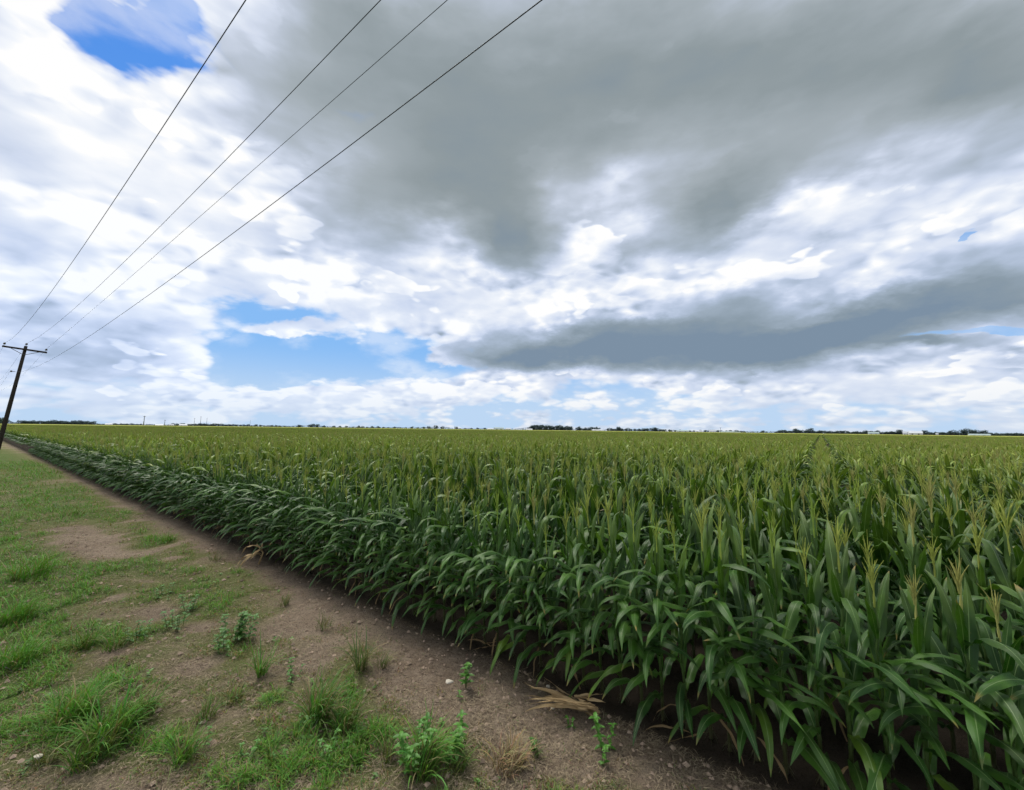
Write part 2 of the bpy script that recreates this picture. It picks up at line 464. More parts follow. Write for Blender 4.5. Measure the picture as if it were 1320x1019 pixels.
def leaf_material(name, dry=False):
    m, N, out = mat(name)
    uv = N.new('ShaderNodeUVMap'); uv.uv_map = 'UVMap'
    u, v, _ = N.sep(S(N, uv.outputs[0]))                  # u along the leaf, v across it from -1 to 1 (stored 0 to 1)
    av = N.math('ABSOLUTE', v * 2.0 - 1.0)
    g = N.new('ShaderNodeNewGeometry'); pos = S(N, g.outputs['Position']); pz = N.sep(pos)[2]
    oi = N.new('ShaderNodeObjectInfo'); rnd = S(N, oi.outputs['Random'])
    tint = N.attr('tint', 'Color')
    veins = N.noise(N.comb(u * 1.5, v * 46.0, rnd * 7.0), 1.0, 2, 0.6)
    blot = N.noise(pos, 3.2, 3, 0.55)
    if dry:
        base = N.mix(N.noise(pos, 16, 3), L(112, 94, 66), L(168, 144, 104))
        base = N.mix(N.sstep(veins, 0.3, 0.7) * 0.5, base, L(80, 62, 44))
        principled(N, out, base, 0.8, 0.15, veins, 0.5, 0.004, 0.15)
        return m
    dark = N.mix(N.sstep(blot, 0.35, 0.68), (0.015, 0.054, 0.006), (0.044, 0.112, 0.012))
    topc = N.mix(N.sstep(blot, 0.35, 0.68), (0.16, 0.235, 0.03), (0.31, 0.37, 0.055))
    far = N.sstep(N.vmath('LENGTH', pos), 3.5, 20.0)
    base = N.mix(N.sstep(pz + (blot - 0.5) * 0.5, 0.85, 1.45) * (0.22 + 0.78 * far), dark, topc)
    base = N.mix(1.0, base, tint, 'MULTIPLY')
    base = N.mix(N.sstep(veins, 0.35, 0.75) * 0.35, base, N.mix(1.0, base, (1.5, 1.4, 1.3), 'MULTIPLY'))
    base = N.mix(N.sstep(av, 0.085, 0.03) * 0.75, base, (0.16, 0.24, 0.09))
    spots = N.sstep(N.noise(N.comb(u * 9.0 + rnd * 50.0, v * 5.0, rnd * 11.0), 2.2, 4, 0.7), 0.64, 0.72)
    base = N.mix(spots * 0.45, base, L(120, 118, 62))
    base = N.mix(N.sstep(u, 0.88, 1.0) * N.sstep(N.noise(N.comb(rnd * 40, u, 0.0), 2.0), 0.5, 0.6), base, L(150, 125, 70))
    p = principled(N, out, base, 0.44, 0.34, veins, 0.30, 0.004, 0.14, N.mix(1.0, base, (1.6, 1.9, 0.8), 'MULTIPLY'))
    return m
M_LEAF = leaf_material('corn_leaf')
M_DRYLEAF = leaf_material('dry_corn_leaf', True)
m, N, out = mat('corn_stalk'); g = N.new('ShaderNodeNewGeometry'); pz = N.sep(S(N, g.outputs['Position']))[2]
principled(N, out, N.mix(N.sstep(pz, 0.0, 0.5), L(62, 62, 36), (0.055, 0.10, 0.022)), 0.5, 0.3); M_STALK = m
m, N, out = mat('tassel'); t_ = N.attr('tint', 'Color')
principled(N, out, N.mix(1.0, t_, N.mix(N.noise(None, 60, 1), (0.7, 0.7, 0.7), (1.15, 1.15, 1.15)), 'MULTIPLY'), 0.75, 0.15, transl=0.12); M_TASSEL = m
m, N, out = mat('grass_blade'); t_ = N.attr('tint', 'Color')
principled(N, out, t_, 0.62, 0.22, transl=0.22, tcol=N.mix(1.0, t_, (1.3, 1.5, 0.7), 'MULTIPLY')); M_GRASS = m
m, N, out = mat('straw'); t_ = N.attr('tint', 'Color')
principled(N, out, t_, 0.8, 0.12); M_STRAW = m
m, N, out = mat('weed_leaf'); t_ = N.attr('tint', 'Color'); g = N.new('ShaderNodeNewGeometry')
principled(N, out, N.mix(1.0, t_, N.mix(N.noise(S(N, g.outputs['Position']), 45, 3), (0.65, 0.65, 0.65), (1.3, 1.3, 1.3)), 'MULTIPLY'), 0.5, 0.35, N.noise(S(N, g.outputs['Position']), 120, 2), 0.3, 0.003, 0.2, N.mix(1.0, t_, (1.4, 1.5, 0.6), 'MULTIPLY')); M_WEED = m
def plain(name, c, rough=0.7, spec=0.2, metal=0.0, var=0.25, sc=8):
    m, N, out = mat(name); g = N.new('ShaderNodeNewGeometry'); n = N.noise(S(N, g.outputs['Position']), sc, 4)
    principled(N, out, N.mix(n, tuple(x * (1 - var) for x in c), tuple(x * (1 + var) for x in c)), rough, spec, n, 0.2, 0.01, metal=metal)
    return m

# ------------------------------------------------------------------ corn
def corn_leaf(mb, length, width, th0, th1, seed, nseg=14, nac=4, twist=0.0, sway=0.0, bendp=1.3, ruffle=1.0, kink=None, colr=(1, 1, 1)):
    """one leaf leaving the origin towards +X"""
    r = random.Random(seed)
    P = [Vector((0, 0, 0))]; dirs = []; az = 0.0
    ph1, ph2 = r.uniform(0, 6.3), r.uniform(0, 6.3)
    for i in range(nseg + 1):
        t = i / nseg
        th = th0 + (th1 - th0) * t ** bendp
        if kink and t > kink: th = th - 0.9 * min(1, (t - kink) * 6)
        a = sway * t * t
        d = Vector((math.cos(th) * math.cos(a), math.cos(th) * math.sin(a), math.sin(th)))
        dirs.append(d)
        if i: P.append(P[-1] + (dirs[-1] + dirs[-2]).normalized() * length / nseg)
    V, UV = [], []
    for i in range(nseg + 1):
        t = i / nseg
        w = width * min(1.0, 0.38 + 2.6 * t) * (1 - max(0, (t - 0.40) / 0.60) ** 1.9) / 2 + 0.0008
        d = dirs[i]
        side = Vector((-math.sin(sway * t * t), math.cos(sway * t * t), 0))
        up = d.cross(side) * -1
        if up.z < 0 and th0 > 0 and t < 0.2: up = -up
        tw = twist * t
        sd = side * math.cos(tw) + up * math.sin(tw); un = up * math.cos(tw) - side * math.sin(tw)
        fold = (0.65 * (1 - t) ** 1.2 + 0.14)
        for k in range(nac + 1):
            s = -1 + 2 * k / nac
            ruf = ruffle * 0.13 * abs(s) ** 2 * (math.sin(t * 17 + ph1) if s < 0 else math.sin(t * 15 + ph2)) * w * 2 * (1 if 0.08 < t < 0.95 else 0)
            V.append(P[i] + sd * (s * w * math.cos(fold * 0.6)) + un * (abs(s) * w * math.sin(fold)) + un * ruf)
            UV.append((t, k / nac))
    st = nac + 1
    Fc = [(i * st + k, i * st + k + 1, (i + 1) * st + k + 1, (i + 1) * st + k) for i in range(nseg) for k in range(nac)]
    mb.add([tuple(v) for v in V], Fc, UV, colr)

def corn_tassel(mb, seed, lod=0):
    r = random.Random(seed)
    h = r.uniform(0.20, 0.27)
    base_c = np.array(r.choice([(0.43, 0.48, 0.10), (0.38, 0.47, 0.085), (0.44, 0.43, 0.13), (0.32, 0.45, 0.075)]))
    def spike(p, d, ln, rad, curve):
        n = (7, 3, 1)[lod]
        pts = [Vector(p)]
        for k in range(n):
            d = (d + Vector((d.x, d.y, 0)) * curve / n - Vector((0, 0, curve * 0.35 / n))).normalized()
            pts.append(pts[-1] + d * ln / n)
        rr = [rad * (1.0 - 0.75 * (k / n)) * ((1.25 if k % 2 else 0.8) if lod == 0 else 1) for k in range(n + 1)]
        if lod == 2: rr = [rad * 1.1, rad * 0.7]
        mb.tube(pts, rr, 4 if lod == 0 else 3, tuple(base_c * r.uniform(0.8, 1.2)), cap=False)
    spike((0, 0, -0.10), Vector((r.uniform(-.05, .05), r.uniform(-.05, .05), 1)), h + 0.10, 0.0055 if lod < 2 else 0.008, 0)
    nb = r.randint(7, 12) if lod == 0 else (7 if lod == 1 else 4)
    for k in range(nb):
        a = k * 2.4 + r.uniform(-.4, .4); z = 0.10 * k / nb
        tilt = r.uniform(0.08, 0.34)
        spike((0, 0, z), Vector((math.cos(a) * tilt, math.sin(a) * tilt, 1)).normalized(), r.uniform(0.09, 0.16), (0.0042, 0.0055, 0.009)[lod], 0.5)

def corn_stalk(mb, h, seed, sides=7):
    r = random.Random(seed)
    n = 9; pts = []; rr = []
    for k in range(n + 1):
        z = h * k / n
        x = 0.012 * math.sin(k * 1.9 + seed); y = 0.012 * math.cos(k * 2.3 + seed)
        for dz, m_ in ((-0.008, 1.0), (0.0, 1.22), (0.008, 1.0)):
            if 0 <= z + dz <= h: pts.append((x * (z / h), y * (z / h), z + dz)); rr.append((0.0125 - 0.0075 * z / h) * m_)
    mb.tube(pts, rr, sides)
    for k in range(6):                                    # brace roots
        a = k * 1.05 + r.uniform(-.2, .2)
        mb.tube([(0.008 * math.cos(a), 0.008 * math.sin(a), 0.06), (0.045 * math.cos(a), 0.045 * math.sin(a), -0.01)], [0.003, 0.002], 3, (0.8, 0.7, 0.5))

NCLS = 6
LEAF_SPECS = {  # per class: th0, th1 (degrees), length, width, bend power
    'low':   ((46, 60), (-75, -45), (0.46, 0.60), (0.060, 0.074), (0.9, 1.2)),
    'mid':   ((60, 76), (-62, 20), (0.50, 0.68), (0.052, 0.070), (1.2, 2.4)),
    'high':  ((68, 84), (-5, 66), (0.46, 0.62), (0.054, 0.072), (1.5, 3.0)),
    'top':   ((68, 84), (20, 66), (0.28, 0.40), (0.032, 0.044), (1.4, 2.4)),
    'out':   ((26, 70), (-84, -10), (0.34, 0.62), (0.046, 0.074), (0.9, 2.0)),
    'dry':   ((10, 30), (-88, -70), (0.22, 0.36), (0.012, 0.020), (0.5, 0.8)),
}
def leaf_args(cls, r):
    a, b, l, w, p = LEAF_SPECS[cls]
    return dict(th0=math.radians(r.uniform(*a)), th1=math.radians(r.uniform(*b)), length=r.uniform(*l), width=r.uniform(*w), bendp=r.uniform(*p),
                twist=r.uniform(-0.9, 0.9), sway=r.uniform(-0.5, 0.5), ruffle=r.uniform(0.7, 2.0) if cls != 'dry' else 3.0,
                kink=(r.uniform(0.45, 0.7) if cls in ('high', 'mid') and r.random() < 0.28 else None), colr=tuple(np.array((1, 1, 1) if r.random() > 0.05 else (1.9, 1.4, 1.1)) * r.uniform(0.72, 1.3)))
leaf_lib = {}
for ci, cls in enumerate(LEAF_SPECS):
    leaf_lib[cls] = []
    for k in range(8):
        r = random.Random(100 * ci + k)
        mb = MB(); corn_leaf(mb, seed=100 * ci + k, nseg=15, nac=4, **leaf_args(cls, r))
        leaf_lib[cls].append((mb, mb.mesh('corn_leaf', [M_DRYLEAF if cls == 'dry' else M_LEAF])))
tassel_lib = []
for k in range(8):
    mb = MB(); corn_tassel(mb, k); tassel_lib.append((mb, mb.mesh('corn_tassel', [M_TASSEL])))
STALK_H = 1.22
stalk_lib = []
for k in range(4):
    mb = MB(); corn_stalk(mb, STALK_H, k); stalk_lib.append((mb, mb.mesh('corn_stalk', [M_STALK])))

def recipe(r, outer=False):
    """which leaf goes where on one plant: list of (class, index, azimuth, height, scale)"""
    lv = []
    n = 14
    plane = r.uniform(0, math.pi) if not outer else 0.0
    for k in range(n):
        t = k / (n - 1)
        z = 0.17 + 0.90 * t
        az = plane + (k % 2) * math.pi + r.uniform(-0.55, 0.55)
        cls = 'low' if t < 0.22 else ('mid' if t < 0.55 else ('high' if t < 0.85 else 'top'))
        if outer and k % 2 == 0 and 0.2 < t < 0.85: cls = 'out'; az = r.uniform(-1.1, 1.1)
        lv.append((cls, r.randrange(8), az, z, r.uniform(0.88, 1.08)))
    if outer:
        for k in range(3): lv.append(('out', r.randrange(8), r.uniform(-1.3, 1.3), r.uniform(0.45, 1.05), r.uniform(0.75, 1.05)))
        if r.random() < 0.35: lv.append(('dry', r.randrange(8), r.uniform(-1.2, 1.2), r.uniform(0.08, 0.2), 1.0))
    return lv
def lmat(az, z, s):
    return Matrix.Translation((0.006 * math.cos(az), 0.006 * math.sin(az), z)) @ Matrix.Rotation(az, 4, 'Z') @ Matrix.Scale(s, 4)

# merged plants for the mass of the field (three levels of detail)
def merged_plant(seed, outer=False):
    r = random.Random(seed); mb = MB()
    mb.merge(stalk_lib[seed % 4][0], None, 1)
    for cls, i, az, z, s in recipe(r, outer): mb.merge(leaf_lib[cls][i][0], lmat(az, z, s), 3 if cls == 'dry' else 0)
    mb.merge(tassel_lib[seed % 8][0], Matrix.Translation((0, 0, STALK_H + 0.08)), 2)
    return mb.mesh('corn_near', [M_LEAF, M_STALK, M_TASSEL, M_DRYLEAF])
def mid_plant(seed, outer=False):
    r = random.Random(seed); mb = MB()
    mb.tube([(0, 0, 0), (0, 0, STALK_H)], [0.012, 0.006], 4, mat=1)
    for cls, i, az, z, s in recipe(r, outer):
        if cls in ('dry',) or (not outer and z < 0.35): continue
        q = MB(); corn_leaf(q, seed=seed * 31 + i, nseg=6, nac=2, **leaf_args(cls, r)); mb.merge(q, lmat(az, z, s), 0)
    q = MB(); corn_tassel(q, seed, 1); mb.merge(q, Matrix.Translation((0, 0, STALK_H + 0.08)), 2)
    return mb.mesh('corn_mid', [M_LEAF, M_STALK, M_TASSEL])
CL = 1.52
def far_clump(seed, outer=False):
    """a metre and a half of row, along local X"""
    r = random.Random(seed); mb = MB()
    for k in range(8):
        x0 = (k + 0.5) * CL / 8 - CL / 2 + r.uniform(-.04, .04); y0 = r.uniform(-.05, .05); hs = r.uniform(0.92, 1.08)
        T = Matrix.Translation((x0, y0, 0)) @ Matrix.Scale(hs, 4)
        for j in range(7 if outer else 4):
            cls = ('high', 'top', 'top', 'high', 'out', 'out', 'out')[j]; z = (0.85, 1.02, 0.95, 0.72, 0.55, 0.75, 0.4)[j]
            ar = leaf_args(cls, r); ar['width'] *= 1.3
            az = r.uniform(0, 6.28) if j < 4 else r.uniform(-0.9, 0.9) + math.pi / 2
            q = MB(); corn_leaf(q, seed=j, nseg=3, nac=1, **ar); mb.merge(q, T @ lmat(az, z, 1.0), 0)
        q = MB(); corn_tassel(q, r.randrange(99), 2); mb.merge(q, T @ Matrix.Translation((0, 0, STALK_H + 0.08)), 1)
    return mb.mesh('corn_far', [M_LEAF, M_TASSEL])

# where the plants stand: eight headland rows along the edge, then rows running into the field
RS = 0.76
def jit(a): return nrs.uniform(-a, a)
near_list, mid_list, far_list = [], [], []
def inview(P, mx=160, my=200):
    q = to_px((P.x, P.y, 0.9))
    if q is None: return False
    return -mx < q[0] < 1320 + mx and q[1] < 1019 + my + 900 / q[2]
plants = []        # (dist, pos, az, row)
NHEAD = 7
def add_plant(e, r_, rowi, rowdir):
    P = er(e, r_)
    d = math.hypot(P.x, P.y)
    if not (inview(P, 200) or d < 5.0): return
    plants.append((d, P, rowi, rowdir))
for k in range(NHEAD):
    e = -5.0
    while e < 62:
        e += 0.145 + jit(0.03)
        add_plant(e, R_EDGE + 0.32 + k * RS + jit(0.03), k, 0)
r_in = R_EDGE + 0.32 + NHEAD * RS + 0.15
for j in range(-80, 90):
    e0 = j * RS
    r_ = r_in
    while r_ < 42:
        r_ += 0.145 + jit(0.03)
        if math.hypot(e0, r_) > 42: break
        add_plant(e0 + jit(0.16 if r_ < 24 else 0.08), r_, 20, 1)
    # the far part of this row is written below as clumps
for d, P, rowi, rowdir in plants:
    (near_list if d < 13 else mid_list).append((d, P, rowi, rowdir)) if d < 42 else None

# the 300 plants that show largest are things of their own
def score(p):
    d, P, rowi, rowdir = p
    q = to_px((P.x, P.y, 1.1))
    if q is None or not (-25 < q[0] < 1345) or q[1] > 1060: return 0
    vis = {0: 1.0, 1: 0.62, 2: 0.5, 3: 0.42, 4: 0.36, 5: 0.32, 6: 0.3}.get(rowi, 0.28)
    return vis / d
near_list.sort(key=score, reverse=True)
own, near_rest = near_list[:300], near_list[300:]

GROUP_CORN = 'corn plants at the near edge of the field'
def corn_label(d, P, rowi):
    e, r_ = ER @ np.array([P.x, P.y])
    if rowi == 0:
        if e < 0.15: return 'outermost-row corn plant right of the flat heap of dried leaves'
        if e < 1.0: return 'outermost-row corn plant directly behind the flat heap of dried leaves'
        if e < 2.6: return 'outermost-row corn plant drooping over soil just left of the dried leaf heap'
        if e < 5.0: return 'outermost-row corn plant by the small dry leaves lying at the row foot'
        if e < 7.5: return 'outermost-row corn plant beside the pale broken dry stalk'
        return 'outermost-row corn plant between the broken dry stalk and the utility pole'
    z = 'towards the right end' if e < 0.3 else ('behind the dried leaf heap' if e < 2.5 else 'left of the dried leaf heap')
    if rowi == 1: return f'tasselled second-row corn plant, {z}'
    if rowi < 4: return f'tasselled corn plant in the third or fourth row, {z}'
    return f'nearby tasselled corn plant deeper than four rows in, {z}'
def plant_matrix(P, rowi, r):
    if rowi == 0:
        az = AZ_OUT + r.uniform(-0.35, 0.35); lean = r.uniform(0.03, 0.12)
    elif rowi == 1:
        az = AZ_OUT + r.uniform(-0.6, 0.6); lean = r.uniform(0.0, 0.08)
    else:
        az = r.uniform(0, 6.28); lean = r.uniform(-0.07, 0.09)
    s = r.uniform(0.84, 1.10) * (0.95 if rowi == 0 else 1.0)
    return az, lean, s
pr = random.Random(5)
for i, (d, P, rowi, rowdir) in enumerate(own):
    az, lean, s = plant_matrix(P, rowi, pr)
    root = bpy.data.objects.new('corn_plant', None); root.empty_display_size = 0.1
    col.objects.link(root)
    root.matrix_world = Matrix.Translation(P) @ Matrix.Rotation(az, 4, 'Z') @ Matrix.Rotation(lean, 4, 'Y') @ Matrix.Scale(s, 4)
    tag(root, corn_label(d, P, rowi), 'corn plant', GROUP_CORN)
    link('stalk', stalk_lib[i % 4][1], root)
    for cls, k, a, z, sc in recipe(pr, rowi <= 1):
        lo = link('leaf', leaf_lib[cls][k][1], root, mtx=lmat(a, z, sc))
        if cls == 'dry': lo['label'] = 'withered straw coloured lower leaf'
    link('tassel', tassel_lib[pr.randrange(8)][1], root, mtx=Matrix.Translation((0, 0, STALK_H + 0.08)) @ Matrix.Rotation(pr.uniform(0, 6.28), 4, 'Z'))

def bank(name, meshes):
    c = bpy.data.collections.new(name)
    for k, me in enumerate(meshes):
        o = bpy.data.objects.new(f'{name}_{k:02d}', me); c.objects.link(o)
    return c
def scatter(name, pts, banks, label, cat):
    """pts: list of (pos, az, lean, scale, bank index, variant index) -> ONE object that instances its bank"""
    me = bpy.data.meshes.new(name)
    me.from_pydata([tuple(p[0]) for p in pts], [], [])
    def at(nm, typ, vals, key='value'):
        a = me.attributes.new(nm, typ, 'POINT'); a.data.foreach_set(key, vals)
    at('rot', 'FLOAT_VECTOR', np.array([(0, p[2], p[1]) for p in pts], dtype=np.float32).ravel(), 'vector')
    at('scl', 'FLOAT', [p[3] for p in pts]); at('bk', 'INT', [p[4] for p in pts]); at('vi', 'INT', [p[5] for p in pts])
    o = link(name, me)
    ng = bpy.data.node_groups.new(name, 'GeometryNodeTree')
    ng.interface.new_socket('Geometry', in_out='INPUT', socket_type='NodeSocketGeometry')
    ng.interface.new_socket('Geometry', in_out='OUTPUT', socket_type='NodeSocketGeometry')
    gi = ng.nodes.new('NodeGroupInput'); go = ng.nodes.new('NodeGroupOutput'); jn = ng.nodes.new('GeometryNodeJoinGeometry')
    def named(nm, typ):
        n = ng.nodes.new('GeometryNodeInputNamedAttribute'); n.data_type = typ; n.inputs[0].default_value = nm; return n.outputs[0]
    rot, scl, bk, vi = named('rot', 'FLOAT_VECTOR'), named('scl', 'FLOAT'), named('bk', 'INT'), named('vi', 'INT')
    e2r = ng.nodes.new('FunctionNodeEulerToRotation'); ng.links.new(rot, e2r.inputs[0])
    for b, c in enumerate(banks):
        ci = ng.nodes.new('GeometryNodeCollectionInfo'); ci.inputs[0].default_value = c
        ci.inputs['Separate Children'].default_value = True; ci.inputs['Reset Children'].default_value = True
        cmp_ = ng.nodes.new('FunctionNodeCompare'); cmp_.data_type = 'INT'; cmp_.operation = 'EQUAL'
        ng.links.new(bk, cmp_.inputs[2]); cmp_.inputs[3].default_value = b
        ip = ng.nodes.new('GeometryNodeInstanceOnPoints'); ip.inputs['Pick Instance'].default_value = True
        ng.links.new(gi.outputs[0], ip.inputs['Points']); ng.links.new(cmp_.outputs[0], ip.inputs['Selection'])
        ng.links.new(ci.outputs[0], ip.inputs['Instance']); ng.links.new(vi, ip.inputs['Instance Index'])
        ng.links.new(e2r.outputs[0], ip.inputs['Rotation']); ng.links.new(scl, ip.inputs['Scale'])
        ng.links.new(ip.outputs[0], jn.inputs[0])
    ng.links.new(jn.outputs[0], go.inputs[0])
    mod = o.modifiers.new('spread', 'NODES'); mod.node_group = ng
    tag(o, label, cat, kind='stuff')
    return o

banks = [bank('corn_near', [merged_plant(500 + k) for k in range(8)]),
         bank('corn_near_outer', [merged_plant(600 + k, True) for k in range(6)]),
         bank('corn_mid', [mid_plant(700 + k) for k in range(8)]),
         bank('corn_mid_outer', [mid_plant(800 + k, True) for k in range(6)]),
         bank('corn_far', [far_clump(900 + k) for k in range(10)]),
         bank('corn_far_outer', [far_clump(950 + k, True) for k in range(6)])]
pts = []
for lst, b in ((near_rest, 0), (mid_list, 2)):
    for d, P, rowi, rowdir in lst:
        az, lean, s = plant_matrix(P, rowi, pr)
        o_ = 1 if rowi <= 1 else 0
        pts.append((P, az, lean, s, b + o_, pr.randrange(6 if o_ else 8)))
AZ_E = math.atan2(ev.y, ev.x); AZ_R = math.atan2(rv.y, rv.x)
FAR1 = 230.0
for k in range(NHEAD):
    e = 42.0
    while e < FAR1:
        e += CL
        P = er(e, R_EDGE + 0.32 + k * RS + jit(0.04))
        if math.hypot(P.x, P.y) > 42 and inview(P): pts.append((P, AZ_E + math.pi if (AZ_OUT - AZ_E) % (2 * math.pi) > math.pi else AZ_E, 0, 1 + jit(0.05), 5 if k == 0 else 4, nrs.randint(6)))
ne = int(FAR1 / RS)
for j in range(-ne, ne):
    e0 = j * RS
    r_ = r_in
    while r_ < FAR1:
        P = er(e0 + jit(0.05), r_ + CL / 2)
        r_ += CL
        d = math.hypot(P.x, P.y)
        if d < 42 - 0.4 or d > FAR1: continue
        if not inview(P, 60): continue
        pts.append((P, AZ_R + (math.pi if nrs.rand() < 0.5 else 0), 0, 1 + jit(0.06), 4, nrs.randint(10)))
scatter('corn_crop', pts, banks, 'dense mass of tasselled corn filling the field back to the horizon', 'corn field')
print('corn points', len(pts), 'own', len(own))

# ------------------------------------------------------------------ ground
GREEN = [  # px, py, rx, ry, amount (where the photograph shows grass)
    (20, 720, 60, 60, 1.5), (10, 830, 55, 70, 1.8), (50, 760, 40, 40, .5), (75, 655, 40, 14, .75), (110, 642, 40, 10, .5), (100, 600, 90, 16, .6), (20, 590, 50, 12, .7), (30, 625, 40, 16, .4),
    (215, 690, 34, 12, .8), (130, 735, 70, 20, .45), (180, 735, 70, 10, .7), (255, 770, 50, 16, .3), (110, 815, 45, 26, .55), (60, 800, 30, 20, .4), (110, 930, 100, 46, .95), (200, 960, 60, 30, .7), (20, 900, 60, 60, .5),
    (300, 830, 45, 22, .5), (270, 745, 50, 12, .35), (415, 895, 60, 40, .6), (320, 930, 90, 50, .45), (540, 965, 75, 26, .8), (430, 960, 50, 30, .45), (470, 850, 35, 25, .4), (365, 770, 30, 10, .35), (260, 880, 60, 30, .35), (640, 870, 30, 15, .2), (600, 905, 70, 20, .25), (250, 990, 300, 30, .3)]
BARE = [(90, 690, 50, 22, .8), (110, 710, 40, 16, .6), (190, 840, 60, 22, .5), (120, 850, 40, 16, .4), (230, 870, 50, 18, .5), (330, 770, 60, 14, .5), (230, 705, 80, 10, .4), (300, 745, 40, 10, .5), (230, 790, 35, 10, .6), (320, 920, 60, 14, .5),
        (450, 800, 120, 40, .5), (560, 850, 120, 40, .5), (700, 930, 140, 60, .8), (520, 890, 60, 30, .5), (800, 970, 120, 40, .9), (140, 790, 40, 15, .4), (250, 810, 40, 12, .5)]
CT = np.array(CAMM.transposed())
def project(X, Y):
    p = np.stack([X, Y, np.full_like(X, -EYE)], -1) @ CT.T
    z = np.maximum(-p[..., 2], 0.05)
    ok = -p[..., 2] > 0.05
    return np.where(ok, CX + F_PX * p[..., 0] / z, -9999), np.where(ok, CY - F_PX * p[..., 1] / z, 9999)
def greenness(X, Y):
    px, py = project(X, Y)
    wx_ = (fbm(X * 1.1, Y * 1.1, 3) - .5); wy_ = (fbm(X * 1.1, Y * 1.1, 9) - .5)
    px = px + wx_ * 60; py = py + wy_ * 26
    g = np.zeros_like(X)
    for cx_, cy_, rx, ry, a in GREEN: g += 0.62 * a * np.exp(-((px - cx_) / rx) ** 2 - ((py - cy_) / ry) ** 2)
    for cx_, cy_, rx, ry, a in BARE: g -= a * np.exp(-((px - cx_) / rx) ** 2 - ((py - cy_) / ry) ** 2)
    e = ER[0, 0] * X + ER[0, 1] * Y; r_ = ER[1, 0] * X + ER[1, 1] * Y
    off = (px < -60) | (py > 1080) | (px > 1400)
    g = np.where(off, 0.35, g)
    g = g + (fbm(X * 0.9, Y * 0.9, 21) - 0.45) * 0.8 + (fbm(X * 3.5, Y * 3.5, 5) - 0.5) * 1.5 + 0.50
    # a bare strip along the field edge, wandering, and none under the corn
    strip = np.clip((R_EDGE - 0.05 - r_) / (0.38 + 0.7 * (fbm(e * 0.5, r_ * 0.5, 40) - .5)), 0, 1)
    return np.clip(g, 0, 1) * strip ** 1.2
def ground_h(X, Y):
    d = np.hypot(X, Y)
    fade = np.clip(1 - d / 60, 0, 1)
    r_ = ER[1, 0] * X + ER[1, 1] * Y
    rut = -0.030 * np.exp(-((r_ - (R_EDGE - 1.15)) / 0.16) ** 2) - 0.030 * np.exp(-((r_ - (R_EDGE - 2.75)) / 0.16) ** 2)
    h = rut + (fbm(X * 0.7, Y * 0.7, 60) - .5) * 0.07 + (fbm(X * 3.1, Y * 3.1, 61) - .5) * 0.045 + (fbm(X * 11, Y * 11, 62, 3) - .5) * 0.034
    return h * fade * np.where(r_ > R_EDGE + 0.2, 0.4, 1.0)
NG = 620
tt = np.linspace(-1, 1, NG)
ax = np.sinh(tt * 8.2) / np.sinh(8.2) * 9000
c0 = er(1.5, 0.8)
GX, GY = np.meshgrid(ax + c0.x, ax + c0.y, indexing='ij')
GZ = ground_h(GX, GY)
V = np.stack([GX, GY, GZ], -1).reshape(-1, 3)
I = np.arange(NG * NG).reshape(NG, NG)
Fq = np.stack([I[:-1, :-1], I[1:, :-1], I[1:, 1:], I[:-1, 1:]], -1).reshape(-1, 4)
gg = greenness(GX, GY).ravel()
C = np.stack([gg, gg, gg], -1)
m, N, out = mat('earth'); g = N.new('ShaderNodeNewGeometry'); pos = S(N, g.outputs['Position'])
gr = N.attr('tint', 'Fac')
n1 = N.noise(pos, 0.9, 5, 0.6); n2 = N.noise(pos, 7, 5, 0.65); n3 = N.noise(pos, 55, 4, 0.6, dist=1.5); n4 = N.noise(pos, 240, 2, 0.6)
soil = N.mix(N.sstep(n1, 0.35, 0.65), (0.28, 0.208, 0.146), (0.41, 0.315, 0.225))
soil = N.mix(N.sstep(n2, 0.42, 0.66) * 0.6, soil, (0.48, 0.38, 0.28))
soil = N.mix(N.sstep(n3, 0.52, 0.36) * 0.75, soil, (0.085, 0.062, 0.045))
soil = N.mix(N.sstep(n4, 0.55, 0.7) * 0.4, soil, (0.42, 0.35, 0.25))
thatch = N.mix(N.sstep(n3, 0.35, 0.65), (0.15, 0.128, 0.058), (0.37, 0.315, 0.165))
thatch = N.mix(gr, thatch, N.mix(n4, (0.075, 0.11, 0.028), (0.16, 0.22, 0.06)))
pbase = N.mix(N.sstep(gr + (n2 - 0.5) * 0.7 + (n3 - 0.5) * 0.3, 0.05, 0.55), soil, thatch)
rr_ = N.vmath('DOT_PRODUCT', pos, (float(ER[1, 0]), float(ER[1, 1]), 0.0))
pbase = N.mix(N.sstep(rr_, R_EDGE - 0.15, R_EDGE + 0.25) * 0.92, pbase, (0.016, 0.013, 0.009))  # moist soil, with the shade under the corn painted into its colour
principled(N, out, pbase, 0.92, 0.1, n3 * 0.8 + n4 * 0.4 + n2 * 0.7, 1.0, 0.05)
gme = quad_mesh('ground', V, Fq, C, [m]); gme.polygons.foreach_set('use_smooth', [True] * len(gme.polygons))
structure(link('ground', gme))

def height_at(x, y):
    return float(ground_h(np.array([x]), np.array([y]))[0])
def gpt(px, py):
    P = on_plane(px, py); P.z = height_at(P.x, P.y); return P

